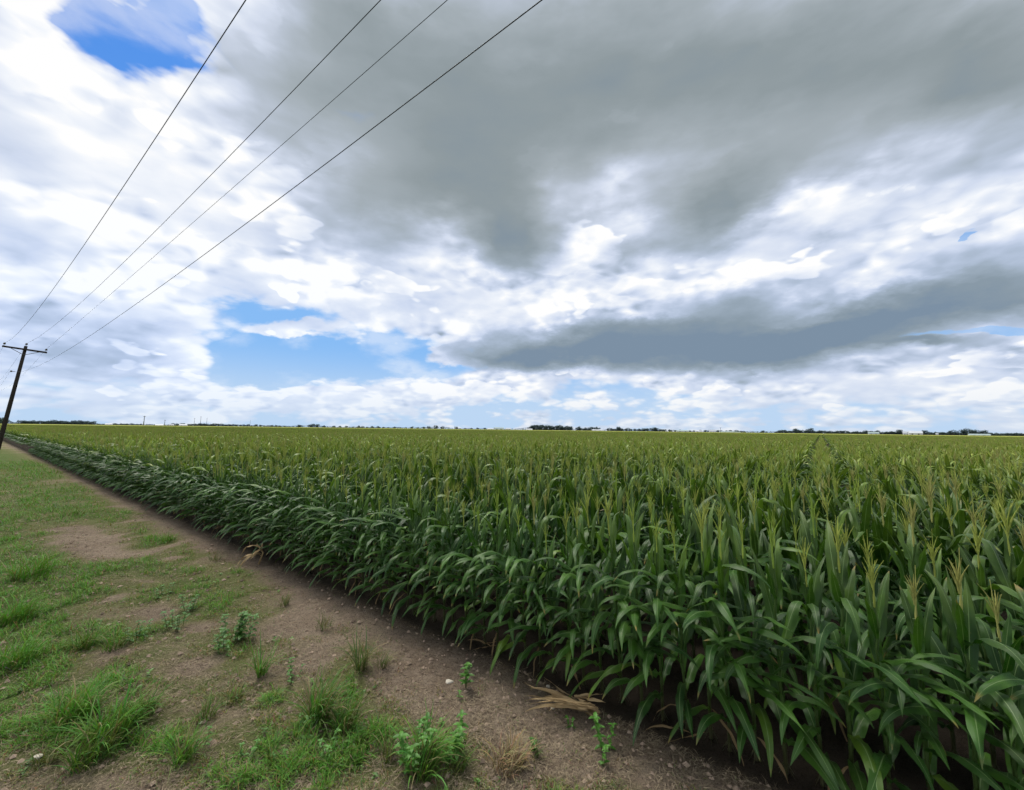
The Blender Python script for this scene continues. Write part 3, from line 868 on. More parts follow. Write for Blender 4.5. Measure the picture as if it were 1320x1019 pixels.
# ------------------------------------------------------------------ short grass, and dead straw among it
def sample_ground(n, dmin, dmax, r):
    """points on the track side, thinning with distance, in or near the view"""
    d = dmin * (dmax / dmin) ** r.rand(n)
    a = r.uniform(math.radians(-70), math.radians(62), n)
    X = np.sin(a) * d; Y = np.cos(a) * d
    q, w = project(X, Y)
    rr = ER[1, 0] * X + ER[1, 1] * Y
    k = (rr < R_EDGE + 0.15) & (q > -120) & (q < 1450) & (w < 1150)
    return X[k], Y[k], d[k], rr[k]
r1 = np.random.RandomState(3)
X, Y, d, rr = sample_ground(1300000, 1.25, 34, r1)
G = greenness(X, Y)
lush = np.clip(G - 0.55, 0, 1) * 1.2
cl_ = np.clip((fbm(X * 8.0, Y * 8.0, 91, 3) - 0.40) * 6, 0.06, 1.5); G = np.clip(G * (0.55 + 0.45 * cl_) + 0.05 * (rr < R_EDGE - 0.1), 0, 1)
lush = np.clip(lush * (0.4 + 0.8 * cl_), 0, 1)
keep = r1.rand(len(X)) < np.clip((G * 1.1 + 0.02) * cl_, 0, 1) * np.clip(0.25 + d / 4.5, 0, 1)
X, Y, d, G, lush = X[keep], Y[keep], d[keep], G[keep], lush[keep]
n = len(X); print('grass blades', n)
big = np.clip(d / 5.0, 1, 5.0)
base = np.stack([X, Y, ground_h(X, Y) - 0.004], -1)
ln = (0.022 + 0.075 * lush + 0.03 * G * r1.rand(n)) * r1.uniform(0.6, 1.5, n) * (0.75 + 0.25 * big)
wd = r1.uniform(0.0022, 0.0042, n) * (0.7 + 0.6 * big)
wind = math.atan2(-rv.y, -rv.x) + 0.6
az = np.where(r1.rand(n) < 0.4, wind + r1.normal(0, 0.8, n), r1.uniform(0, 6.28, n))
th0 = r1.uniform(0.7, 1.5, n); th1 = th0 - r1.uniform(0.4, 2.0, n)
dead = r1.rand(n) < np.clip(0.78 - 0.62 * G, 0.06, 1)
c_gr = np.stack([r1.uniform(.13, .26, n), r1.uniform(.20, .33, n), r1.uniform(.04, .08, n)], -1)
c_lu = np.stack([r1.uniform(.10, .20, n), r1.uniform(.26, .38, n), r1.uniform(.035, .06, n)], -1)
c_dd = np.stack([r1.uniform(.16, .40, n), r1.uniform(.14, .31, n), r1.uniform(.07, .16, n)], -1)
cc = np.where((lush > 0.2)[:, None], c_lu, c_gr); cc = np.where(dead[:, None], c_dd, cc)
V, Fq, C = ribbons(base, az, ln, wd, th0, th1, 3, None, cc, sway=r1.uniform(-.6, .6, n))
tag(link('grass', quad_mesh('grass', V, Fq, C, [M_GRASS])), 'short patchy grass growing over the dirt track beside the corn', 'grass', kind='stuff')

r2 = np.random.RandomState(8)
X, Y, d, rr = sample_ground(1000000, 1.2, 26, r2)
q, w = project(X, Y)
dn = fbm(X * 1.6, Y * 1.6, 77)
keep = r2.rand(len(X)) < np.clip((dn - 0.25) * 2.6, 0.12, 1) * np.clip(0.3 + d / 5, 0, 1) * np.where(rr > R_EDGE - 0.9, 0.60, 1.0)
X, Y, d, dn = X[keep], Y[keep], d[keep], dn[keep]
n = len(X); print('straw', n)
base = np.stack([X, Y, ground_h(X, Y) + r2.uniform(0.0, 0.010, n)], -1)
big = np.clip(d / 5.0, 1, 4)
cs = np.stack([r2.uniform(.14, .55, n)] * 3, -1) * np.array([1.0, 0.80, 0.52])
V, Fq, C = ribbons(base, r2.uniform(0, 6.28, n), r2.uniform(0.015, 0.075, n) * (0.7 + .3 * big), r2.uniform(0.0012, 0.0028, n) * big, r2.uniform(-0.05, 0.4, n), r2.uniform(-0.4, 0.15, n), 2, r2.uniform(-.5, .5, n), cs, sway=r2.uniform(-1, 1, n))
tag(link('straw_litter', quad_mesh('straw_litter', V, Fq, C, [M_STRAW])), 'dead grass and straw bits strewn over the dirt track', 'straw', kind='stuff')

# crumbs of earth
r3 = np.random.RandomState(12)
X, Y, d, rr = sample_ground(26000, 1.3, 14, r3)
mb = MB()
oct_ = np.array([(1, 0, 0), (0, 1, 0), (-1, 0, 0), (0, -1, 0), (0, 0, 1), (0, 0, -1)], float)
of = [(0, 1, 4), (1, 2, 4), (2, 3, 4), (3, 0, 4), (1, 0, 5), (2, 1, 5), (3, 2, 5), (0, 3, 5)]
zz_ = ground_h(X, Y)
for k in range(len(X)):
    s_ = (0.003 + 0.016 * r3.rand() ** 4) * (1 + d[k] / 14)
    a = r3.rand() * 6.28; v = oct_ * r3.uniform(0.6, 1.3, (6, 3)) * s_ * np.array([1, 1, 0.7])
    v = np.stack([v[:, 0] * math.cos(a) - v[:, 1] * math.sin(a), v[:, 0] * math.sin(a) + v[:, 1] * math.cos(a), v[:, 2]], -1)
    mb.add(v + np.array([X[k], Y[k], zz_[k] + s_ * 0.2]), of, None, np.array([0.26, 0.195, 0.14]) * r3.uniform(0.6, 1.5))
tag(link('soil_crumbs', mb.mesh('soil_crumbs', [M_STRAW], False)), 'small clods and crumbs of brown soil on the track', 'soil clods', kind='stuff')

# ------------------------------------------------------------------ weeds and tufts, each a thing of its own
def tuft(px, py, hpx, wpx, n, label, shade='green', lean=0.5, name='grass_tuft', group=None, cat='grass tuft'):
    P = gpt(px, py); q = to_px(P); s = q[2] / F_PX
    h, w = hpx * s, wpx * s
    r = np.random.RandomState(int(px * 7 + py))
    n = int(n)
    ang = r.uniform(0, 6.28, n); rad = w / 2 * np.sqrt(r.rand(n)) * 0.55
    base = np.stack([np.cos(ang) * rad, np.sin(ang) * rad, np.full(n, -0.01)], -1)
    az = ang + r.normal(0, 0.7, n)
    wi = math.atan2(-rv.y, -rv.x) + 2.2
    k = r.rand(n) < lean; az = np.where(k, wi + r.normal(0, 0.6, n), az)
    ln = h * r.uniform(0.55, 1.35, n)
    th0 = r.uniform(1.0, 1.5, n); th1 = th0 - r.uniform(0.3, 1.9, n)
    cols = {'green': ((.08, .17), (.17, .28), (.03, .06)), 'lush': ((.09, .18), (.23, .36), (.035, .06)), 'dull': ((.10, .17), (.14, .20), (.04, .07)), 'straw': ((.26, .42), (.20, .32), (.10, .16))}[shade]
    c = np.stack([r.uniform(*cols[0], n), r.uniform(*cols[1], n), r.uniform(*cols[2], n)], -1)
    if shade != 'straw':
        dd = r.rand(n) < 0.16; c[dd] = np.array([0.30, 0.24, 0.12])
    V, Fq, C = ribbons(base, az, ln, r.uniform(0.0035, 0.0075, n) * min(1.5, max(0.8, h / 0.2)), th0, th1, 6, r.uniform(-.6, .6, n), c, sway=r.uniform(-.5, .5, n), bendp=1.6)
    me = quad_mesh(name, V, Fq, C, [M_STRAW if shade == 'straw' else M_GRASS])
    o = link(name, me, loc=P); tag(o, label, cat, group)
    return o
TUFTS = [
    (408, 930, 62, 46, 150, 'tall upright grass tuft left of centre in the lower foreground', 'green'),
    (445, 940, 44, 46, 130, 'bushy dark grass tuft just right of the tall upright tuft', 'green'),
    (465, 868, 46, 26, 60, 'narrow upright grass tuft on bare dirt below the dry leaves', 'dull'),
    (493, 862, 26, 24, 50, 'small pale grass tuft right of the narrow upright one', 'dull'),
    (336, 868, 46, 22, 45, 'thin upright bright grass blades left of the tall tuft', 'lush'),
    (418, 812, 22, 34, 55, 'low grass tuft on bare dirt above the narrow upright tuft', 'dull'),
    (365, 782, 20, 22, 40, 'small grass tuft near the foot of the corn, below the broken stalk', 'dull'),
    (545, 995, 60, 60, 170, 'broad lush grass clump among nettle-like weeds at the bottom centre', 'lush'),
    (590, 992, 34, 44, 90, 'grass clump at the right end of the bottom centre weeds', 'green'),
    (95, 935, 50, 66, 220, 'long windswept grass clump in the lower left, leftmost one', 'lush'),
    (140, 955, 54, 76, 240, 'long windswept grass clump in the lower left, middle one', 'lush'),
    (178, 930, 40, 56, 160, 'long windswept grass clump in the lower left, rightmost one', 'green'),
    (115, 985, 44, 66, 180, 'grass clump at the bottom edge under the windswept clumps', 'green'),
    (235, 985, 42, 46, 130, 'dark grass clump at the bottom edge left of a small leafy weed', 'lush'),
    (110, 835, 32, 46, 110, 'mid green grass clump right of the bright left verge', 'green'),
    (145, 840, 28, 36, 80, 'thin grass clump beside bare brown soil', 'green'),
    (40, 745, 30, 66, 170, 'thick bright grass clump on the left verge, upper one', 'lush'),
    (18, 800, 36, 60, 190, 'thick bright grass clump on the left verge, middle one', 'lush'),
    (20, 860, 36, 60, 170, 'thick bright grass clump on the left verge, lower one', 'lush'),
    (92, 664, 14, 40, 90, 'bright grass clump on the far part of the track', 'lush'),
    (215, 698, 16, 30, 80, 'small round bright grass clump in the middle of the track', 'lush'),
    (278, 722, 12, 22, 40, 'small dull grass tuft near the field edge, far right of the round clump', 'dull'),
    (300, 905, 24, 36, 60, 'low yellowish grass tuft on dead thatch', 'dull'),
    (262, 930, 28, 40, 80, 'loose grass tuft between windswept clumps and dead thatch', 'green'),
    (350, 985, 34, 30, 60, 'thin grass tuft at the bottom edge left of centre', 'green'),
    (690, 978, 22, 20, 30, 'sparse green blades on bare soil right of the straw clump', 'dull'),
    (500, 975, 36, 26, 60, 'thin arching grass tuft left of the bottom centre weeds', 'dull'),
    (60, 985, 26, 50, 90, 'low grass tuft in the bottom left corner', 'dull')]
for t in TUFTS: tuft(*t[:5], t[5], t[6], group='grass tufts along the track')
tuft(655, 990, 34, 74, 260, 'dry straw coloured grass clump at the bottom centre beside bare soil', 'straw', name='dry_grass_tuft', cat='dry grass')
tuft(540, 985, 40, 20, 40, 'few dry straw coloured blades sticking up left of the lush clump', 'straw', name='dry_grass_tuft', cat='dry grass')

def ovate(mb, M, ln, w, c, droop, seed):
    r = random.Random(seed); n = 6; V = []; x = 0; z = 0; th = 0.25
    for i in range(n + 1):
        t = i / n
        ww = w * math.sin(math.pi * min(1, t * 0.93 + 0.07)) ** 0.75 * (1 - 0.45 * t) * (1 + (0.10 if i % 2 else -0.06))
        if i == n: ww = 0.0006
        for s_, k in ((-1, -1), (0, 0), (1, 1)):
            V.append(M @ Vector((x, k * ww, z + abs(k) * ww * 0.35)))
        th -= droop / n; x += ln / n * math.cos(th); z += ln / n * math.sin(th)
    Fc = [(i * 3 + k, i * 3 + k + 1, (i + 1) * 3 + k + 1, (i + 1) * 3 + k) for i in range(n) for k in range(2)]
    mb.add([tuple(v) for v in V], Fc, None, c)
def leafy_weed(px, py, hpx, wpx, nst, label, bright=1.0, lsz=None, creeping=False):
    P = gpt(px, py); s = to_px(P)[2] / F_PX; h, w = hpx * s, wpx * s
    r = random.Random(int(px * 3 + py * 5))
    root = bpy.data.objects.new('leafy_weed', None); root.empty_display_size = 0.05; root.location = P; col.objects.link(root)
    tag(root, label, 'weed', 'broad leaved weeds along the track')
    sm, lm_ = MB(), MB()
    for k in range(nst):
        a0 = r.uniform(0, 6.28); off = w / 2 * r.random() ** 0.6 * (0.9 if nst > 1 else 0)
        b = Vector((math.cos(a0) * off, math.sin(a0) * off, -0.005))
        hh = h * (r.uniform(0.6, 1.0) if nst > 1 else 1.0)
        tilt = Vector((math.cos(a0) * 0.25, math.sin(a0) * 0.25, 1)).normalized()
        tip = b + tilt * hh
        sm.tube([b, b.lerp(tip, .5) + Vector((r.uniform(-.01, .01), r.uniform(-.01, .01), 0)), tip], [0.003, 0.0025, 0.0014], 5, (0.12, 0.19, 0.05))
        nn = max(3, int(hh / 0.028)); ls = lsz or min(0.075, max(0.030, hh * 0.30))
        for i in range(nn):
            t = 0.2 + 0.8 * i / (nn - 1)
            for q in range(2 if t < 0.97 else 4):
                az = i * 1.571 + q * (math.pi if t < 0.97 else 1.571) + r.uniform(-.3, .3)
                ll = ls * r.uniform(0.75, 1.15) * (1.1 - 0.35 * t)
                g_ = r.uniform(0.75, 1.25) * bright
                M = Matrix.Translation(b.lerp(tip, t)) @ Matrix.Rotation(az, 4, 'Z') @ Matrix.Rotation(-r.uniform(0.0, 0.5), 4, 'Y')
                ovate(lm_, M, ll, ll * 0.34, (0.075 * g_, 0.20 * g_, 0.028 * g_), r.uniform(0.5, 1.3), r.random())
    link('stem', sm.mesh('weed_stem', [M_WEED]), root); link('foliage', lm_.mesh('weed_foliage', [M_WEED]), root)
WEEDS = [
    (782, 968, 44, 10, 2, 'tall bright green leafy weed on bare soil below the dried leaf heap', 1.15),
    (775, 990, 28, 16, 2, 'low bright leafy weed at the bottom edge under the tall bright one', 1.2),
    (737, 940, 16, 8, 2, 'tiny bright leafy weed just under the dried leaf heap', 1.1),
    (690, 968, 26, 8, 2, 'thin leafy weed between the straw clump and the dried leaf heap', 1.0),
    (600, 888, 38, 12, 2, 'drooping leafy weed beside the pale stone on bare soil', 1.1),
    (592, 905, 10, 10, 1, 'tiny leafy weed just below the drooping weed by the stone', 1.2),
    (530, 985, 46, 50, 9, 'dense patch of bright leafy weeds at the bottom centre', 1.1),
    (580, 980, 44, 34, 6, 'bright leafy weed clump right of the dense bottom centre patch', 1.2),
    (428, 975, 30, 24, 3, 'leafy weed at the bottom left of the dense weed patch', 1.1),
    (402, 935, 22, 22, 3, 'leafy weed low in front of the tall upright grass tuft', .95),
    (385, 945, 18, 14, 2, 'small pale leafy weed left of the tall upright tuft foot', 1.0),
    (432, 942, 18, 14, 2, 'small leafy weed at the foot of the bushy dark tuft', 1.0),
    (378, 878, 28, 24, 4, 'pale leafy weed above the tall upright grass tuft', .9),
    (244, 785, 22, 14, 4, 'dark leafy weed beside the dark bare hollow, upper right one', .85),
    (226, 812, 24, 26, 5, 'dark leafy weed beside the dark bare hollow, lower one', .85),
    (210, 768, 16, 36, 6, 'low spreading leafy weed above the dark bare hollow', .85),
    (176, 828, 26, 14, 4, 'slim dark leafy weed left of the dark bare hollow', .85),
    (298, 832, 34, 46, 9, 'wide leafy weed cluster in the middle of the track', .85),
    (292, 842, 10, 20, 3, 'small pale leaves under the wide weed cluster', 1.1),
    (250, 972, 24, 20, 2, 'single leafy weed near the bottom edge, left part', 1.15),
    (322, 975, 18, 26, 3, 'low leafy weed at the bottom edge, between two grass tufts', 1.1),
    (355, 985, 16, 16, 2, 'small yellowish leafy weed at the bottom edge', 1.2),
    (735, 905, 10, 6, 1, 'tiny seedling against the upper side of the dried leaf heap', 1.0),
    (80, 655, 9, 22, 5, 'small leafy weed patch far along the track', .9)]
for wd_ in WEEDS: leafy_weed(*wd_)

# ------------------------------------------------------------------ dried corn leaves, stones
M_HEAP = leaf_material('bleached_corn_leaf', True)
for n_ in M_HEAP.node_tree.nodes:
    if n_.type == 'MIX' and not n_.inputs[6].is_linked and not n_.inputs[7].is_linked:
        n_.inputs[6].default_value = (*L(168, 140, 98), 1); n_.inputs[7].default_value = (*L(214, 188, 142), 1)
def dry_leaves(px, py, items, label, name, cat='dry leaves', off=0.0, mt=None):
    """items: (dx, dy, azimuth in degrees, length, width, th0, th1) in metres around the spot; one thing, one part per leaf"""
    P = gpt(px, py); P = P - rv * off
    root = bpy.data.objects.new(name, None); root.empty_display_size = 0.05; root.location = P; col.objects.link(root)
    tag(root, label, cat)
    for k, (dx_, dy_, az, ln, w, a0, a1) in enumerate(items):
        mb = MB(); corn_leaf(mb, ln, w, math.radians(a0), math.radians(a1), k + int(px), nseg=14, nac=4, twist=(k % 4 - 1.5) * 2.2, sway=((0.7, -0.5, 0.25, -0.8, 0.1)[k % 5]), bendp=1.0, ruffle=2.5, colr=(1, 1, 1))
        link('leaf', mb.mesh('dry_leaf', [mt or M_DRYLEAF]), root, mtx=Matrix.Translation((dx_, dy_, 0.03 + 0.005 * k)) @ Matrix.Rotation(math.radians(az), 4, 'Z'))
    return root
rd = random.Random(3)
# the heap: leaves fanned from its right tip (776, 922) towards the left (680, 900)
Pt, Pl = gpt(778, 922), gpt(682, 900)
hd = math.degrees(math.atan2(Pl.y - Pt.y, Pl.x - Pt.x)); hl = (Pl - Pt).length
heap = dry_leaves(778, 922, [(rd.uniform(-.02, .02), rd.uniform(-.02, .02), hd - 24 + 2.6 * k + rd.uniform(-3, 3), hl * rd.uniform(0.55, 1.05), rd.uniform(0.014, 0.030), rd.uniform(6, 20), rd.uniform(-22, -4)) for k in range(18)]
           + [(-0.15, 0.08, hd + 170 + 12 * k, hl * 0.4, 0.022, 8, -10) for k in range(3)], 'flat heap of tan dried corn leaves on bare soil at the corn edge', 'dried_leaf_heap', off=0.09, mt=M_HEAP)
dry_leaves(462, 748, [(0, 0, 150, .30, .022, 40, -60), (0.02, 0, 200, .34, .02, 10, -20), (0.05, 0.02, 260, .30, .018, 60, -80), (0.1, 0, 120, .25, .02, 10, -15)], 'few small dry leaves lying at the foot of the corn row', 'dry_leaf_litter')
dry_leaves(632, 838, [(0, 0, 140, .26, .016, 12, -16), (0.05, 0, 200, .22, .014, 10, -20), (-.05, .02, 20, .2, .012, 5, -10)], 'thin dry leaf strips at the corn edge above the stone', 'dry_leaf_litter')
dry_leaves(1160 - 270, 950, [(0, 0, 160, .3, .014, 12, -16), (0.1, 0, 200, .3, .012, 10, -20), (-.05, .02, 60, .26, .012, 5, -10)], 'thin pale dry strips on dark soil right of the heap', 'dry_leaf_litter')
# broken dry stalk
Pb = gpt(345, 724) - rv * 0.12; root = bpy.data.objects.new('broken_corn_stalk', None); root.location = Pb; col.objects.link(root)
tag(root, 'pale broken dry corn stalk leaning out of the outermost row', 'broken stalk')
mb = MB(); M0 = CAMM @ Vector((1, 0, 0))
mb.tube([(0, 0, 0), (0.04, 0.02, 0.16), (-0.02, -0.05, 0.30)], [0.013, 0.012, 0.007], 7); link('stalk', mb.mesh('dry_stalk', [M_HEAP]), root)
for k, (az, a0, a1, ln) in enumerate([(200, 50, -85, .40), (240, 30, -70, .36), (170, 70, -80, .45), (280, 20, -30, .35), (120, 55, -85, .32)]):
    mb = MB(); corn_leaf(mb, ln, .035, math.radians(a0), math.radians(a1), 50 + k, nseg=12, nac=4, twist=1.2 * (k % 2), bendp=0.8, ruffle=3.0)
    link('leaf', mb.mesh('dry_leaf', [M_HEAP]), root, mtx=Matrix.Translation((0.02, 0, 0.12 + .03 * k)) @ Matrix.Rotation(math.radians(az), 4, 'Z'))

M_STONE = plain('pale_stone', (0.55, 0.50, 0.40), 0.85, 0.1, var=0.2, sc=60)
def stone(px, py, wpx, label):
    P = gpt(px, py); s = to_px(P)[2] / F_PX * wpx / 2
    bm_v, bm_f = [], []
    r = random.Random(int(px)); nu, nv = 10, 7
    for j in range(nv + 1):
        for i in range(nu):
            a = 2 * math.pi * i / nu; b = math.pi * j / nv
            k = 1 + 0.18 * math.sin(3 * a + px) * math.sin(b) + 0.12 * math.cos(2 * a - b * 3 + py)
            bm_v.append((s * k * math.cos(a) * math.sin(b), s * k * 0.8 * math.sin(a) * math.sin(b), s * 0.5 * k * math.cos(b) + s * 0.25))
    bm_f = [(j * nu + i, (j + 1) * nu + i, (j + 1) * nu + (i + 1) % nu, j * nu + (i + 1) % nu) for j in range(nv) for i in range(nu)]
    mb = MB(); mb.add(bm_v, bm_f); o = link('stone', mb.mesh('stone', [M_STONE]), loc=P); tag(o, label, 'stone')
stone(579, 884, 10, 'small pale angular stone on bare soil left of the drooping weed')
stone(48, 984, 10, 'small white stone at the bottom edge, far left')
stone(712, 914, 5, 'tiny white pebble in front of the dried leaf heap')
stone(706, 887, 6, 'tiny pale pebble at the upper edge of the dried leaf heap')
stone(258, 937, 5, 'tiny white pebble among the lower left grass')

# little broad leaves scattered low over the thatch
r5 = np.random.RandomState(44)
X, Y, d, rr = sample_ground(1500, 1.4, 12, r5)
G = greenness(X, Y); k = r5.rand(len(X)) < np.clip(G * 1.3, 0, 1) * 0.7
X, Y = X[k], Y[k]; mb = MB(); rw = random.Random(9)
for x, y in zip(X, Y):
    z = height_at(x, y); n = rw.randint(3, 7); a0 = rw.uniform(0, 6); hh = rw.uniform(0.005, 0.05); g_ = rw.uniform(0.7, 1.5); sz = rw.uniform(0.014, 0.036)
    for i in range(n):
        M = Matrix.Translation((x, y, z + hh * (i + 1) / n)) @ Matrix.Rotation(a0 + i * 2.4, 4, 'Z') @ Matrix.Rotation(-rw.uniform(-.1, 0.7), 4, 'Y')
        ovate(mb, M, sz * rw.uniform(.7, 1.2), sz * 0.33, (0.095 * g_, 0.19 * g_, 0.04 * g_), rw.uniform(0.3, 1.2), 1)
tag(link('low_weeds', mb.mesh('low_weeds', [M_WEED])), 'tiny broad leaved seedlings sprinkled through the short grass', 'ground cover', kind='stuff')

# ------------------------------------------------------------------ utility poles and wires
def yh(px):
    """height of the true horizon in the photograph at a given column"""
    return CY + F_PX * math.tan(PITCH) + (px - CX) * math.tan(ROLL)
m, N, out = mat('weathered_wood'); g = N.new('ShaderNodeNewGeometry'); pos = S(N, g.outputs['Position'])
gr_ = N.noise(N.vmath('MULTIPLY', pos, (9.0, 9.0, 0.7)), 4.0, 4, 0.6)
principled(N, out, N.mix(gr_, (0.020, 0.016, 0.014), (0.060, 0.050, 0.042)), 0.85, 0.15, gr_, 0.4, 0.01); M_WOOD = m
M_STEEL = plain('galvanised_steel', (0.16, 0.17, 0.18), 0.5, 0.4, 0.6)
M_PORC = plain('grey_insulator', (0.10, 0.09, 0.085), 0.35, 0.5)
M_WIRE = plain('wire', (0.035, 0.036, 0.04), 0.6, 0.3)
PB = on_plane(-3, 580)
pd_ = to_px(PB)[2]
rt = ray(33.5, 446.5); Rm = CAMM.transposed() @ rt
PT = Vector((0, 0, EYE)) + rt * (pd_ / -Rm.z)
ARM_H = (PT - PB).length
def at_depth(px, py, dep):
    d = ray(px, py); v = CAMM.transposed() @ d
    return Vector((0, 0, EYE)) + d * (dep / -v.z)
axis = (PT - PB).normalized()
def make_pole(B, ax, label):
    root = bpy.data.objects.new('utility_pole', None); col.objects.link(root); root.location = B; tag(root, label, 'utility pole', 'wooden utility poles beside the field')
    top = ax * ARM_H
    mb = MB(); mb.tube([-ax * 0.3, ax * 0.02, ax * (ARM_H * .5), top], [0.14, 0.135, 0.115, 0.09], 14); link('pole', mb.mesh('pole', [M_WOOD]), root)
    ad = rv.copy() * 1.0; ad = (ad - ax * ad.dot(ax)).normalized()          # crossarm direction, towards the field
    c = top - ax * 0.28 + ev * -0.16
    q = (Matrix((ad, ax.cross(ad).normalized(), ax)).transposed())
    mb = MB(); mb.box(c, (2.2, 0.10, 0.12), q); link('crossarm', mb.mesh('crossarm', [M_WOOD]), root)
    for sgn in (-1, 1):
        mb = MB(); mb.tube([c + ad * 0.72 * sgn - ax * 0.05 - ev * 0.07, top - ax * 0.72 - ev * 0.19], [0.02, 0.02], 5); link('brace', mb.mesh('brace', [M_STEEL]), root)
    att = []
    for pos_, base in ((-1.02, c + ax * 0.06), (0.0, top + ev * 0.0), (1.02, c + ax * 0.065)):
        b = base + (ad * pos_ if pos_ else ax * 0.0)
        mb = MB(); mb.tube([b, b + ax * 0.12], [0.012, 0.012], 6); pin = link('pin', mb.mesh('pin', [M_STEEL]), root)
        mb = MB(); mb.tube([b + ax * z for z in (0.10, 0.105, 0.14, 0.15, 0.19, 0.20, 0.23, 0.235)], [0.03, 0.075, 0.06, 0.075, 0.05, 0.055, 0.045, 0.01], 12); link('insulator', mb.mesh('insulator', [M_PORC]), root)
        att.append(B + b + ax * 0.215)
    b = top - ax * 2.05 - ad * 0.17
    mb = MB(); mb.tube([b, b - ad * 0.2], [0.02, 0.02], 6); mb.tube([b - ad * 0.2 + ax * z for z in (-0.06, -0.05, 0.05, 0.06)], [0.02, 0.05, 0.05, 0.02], 10); link('side_insulator', mb.mesh('side_insulator', [M_PORC]), root)
    att.append(B + b - ad * 0.25)
    return att
A1 = make_pole(PB, axis, 'leaning dark wooden utility pole with crossarm at the far left')
B2 = PB + ev * 72.0; B2.z = 0
A2 = make_pole(B2, Vector((0.0, 0.02, 1)).normalized(), 'second wooden utility pole farther along the track')
def wire(points, label, rad=0.0048):
    cu = bpy.data.curves.new('power_wire', 'CURVE'); cu.dimensions = '3D'; cu.bevel_depth = rad; cu.bevel_resolution = 1
    sp = cu.splines.new('POLY'); sp.points.add(len(points) - 1)
    for k, p in enumerate(points): sp.points[k].co = (*p, 1)
    cu.materials.append(M_WIRE)
    dg = bpy.data.objects.new('tmp', cu); me = bpy.data.meshes.new_from_object(dg); bpy.data.objects.remove(dg)
    o = link('power_wire', me); tag(o, label, 'power wire', 'overhead power wires')
back = -ev
TOPX = {0: (317, 0), 1: (491, 0), 2: (577, 0), 3: (699, 0)}
MIDX = {0: (150, 262), 1: (250, 248), 2: (255, 297), 3: (350, 262)}
WL = ['leftmost of the four overhead wires, from the left end of the crossarm', 'second overhead wire from the left, fixed on the pole top', 'third overhead wire from the left, from the right end of the crossarm', 'rightmost and lowest overhead wire, fixed to the side of the pole']
for k in range(4):
    A = A1[k]
    # where this wire, running in a vertical plane along the road, crosses the sight line towards its spot at the top of the photo
    obs = []
    for spot in (TOPX[k],):
        d = ray(*spot)
        # solve A + back*u (horizontally) = eye + d*t
        Mx = np.array([[back.x, -d.x], [back.y, -d.y]]); u, t = np.linalg.solve(Mx, -np.array([A.x, A.y]))
        obs.append((u, EYE + d.z * t))
    span = 72.0
    u1, z1 = obs[0]
    sag = max(0.02, min(2.0, (A.z - z1) / (4 * u1 * (span - u1) / span ** 2)))
    print('wire', k, 'u', round(u1, 2), 'z', round(z1, 2), 'A.z', round(A.z, 2), 'sag', round(sag, 2))
    if u1 < 0 or u1 > span: u1 = 36; 
    pts_ = []
    for i in range(49):
        u = span * i / 48
        pts_.append(A + back * u + Vector((0, 0, -4 * sag * u * (span - u) / span ** 2)))
    fw = []
    for i in range(1, 33):
        w_ = i / 32
        p = A.lerp(A2[k], w_); p.z -= 4 * 1.1 * w_ * (1 - w_); fw.append(p)
    wire(fw[::-1] + pts_, WL[k], 0.0036 if k == 3 else 0.0048)

# ------------------------------------------------------------------ beyond the near crop
m, N, out = mat('far_canopy'); g = N.new('ShaderNodeNewGeometry'); pos = S(N, g.outputs['Position'])
n1 = N.noise(pos, 0.02, 4, 0.6); n2 = N.noise(pos, 1.3, 3, 0.7)
principled(N, out, N.mix(n1, N.mix(n2, (0.19, 0.23, 0.035), (0.36, 0.39, 0.08)), N.mix(n2, (0.24, 0.25, 0.05), (0.40, 0.38, 0.11))), 0.9, 0.05); M_FARCAN = m
ri, ro, na = 215.0, 1050.0, 400
V, Fc = [], []
aa = np.linspace(math.radians(-75), math.radians(75), na + 1)
for j, rr2 in enumerate((ri, ri + 4, 320, 480, 700, ro, ro + 1)):
    for i, a in enumerate(aa):
        x, y = math.sin(a) * rr2, math.cos(a) * rr2
        e, r_ = ER @ np.array([x, y])
        if r_ < R_EDGE + 0.5:                              # keep the sheet inside the field
            x, y = er(e, R_EDGE + 0.5)[:2]
        V.append((x, y, (0.02 if j in (6,) else 1.43) + (0.04 * rng.random() if j < 6 else 0)))
st = na + 1
Fc = [(j * st + i, j * st + i + 1, (j + 1) * st + i + 1, (j + 1) * st + i) for j in range(6) for i in range(na)]
mb = MB(); mb.add(V, Fc, None)
tag(link('distant_crop', mb.mesh('distant_crop', [M_FARCAN])), 'olive green tasselled crop in the far distance below the horizon trees', 'distant crop', kind='stuff')

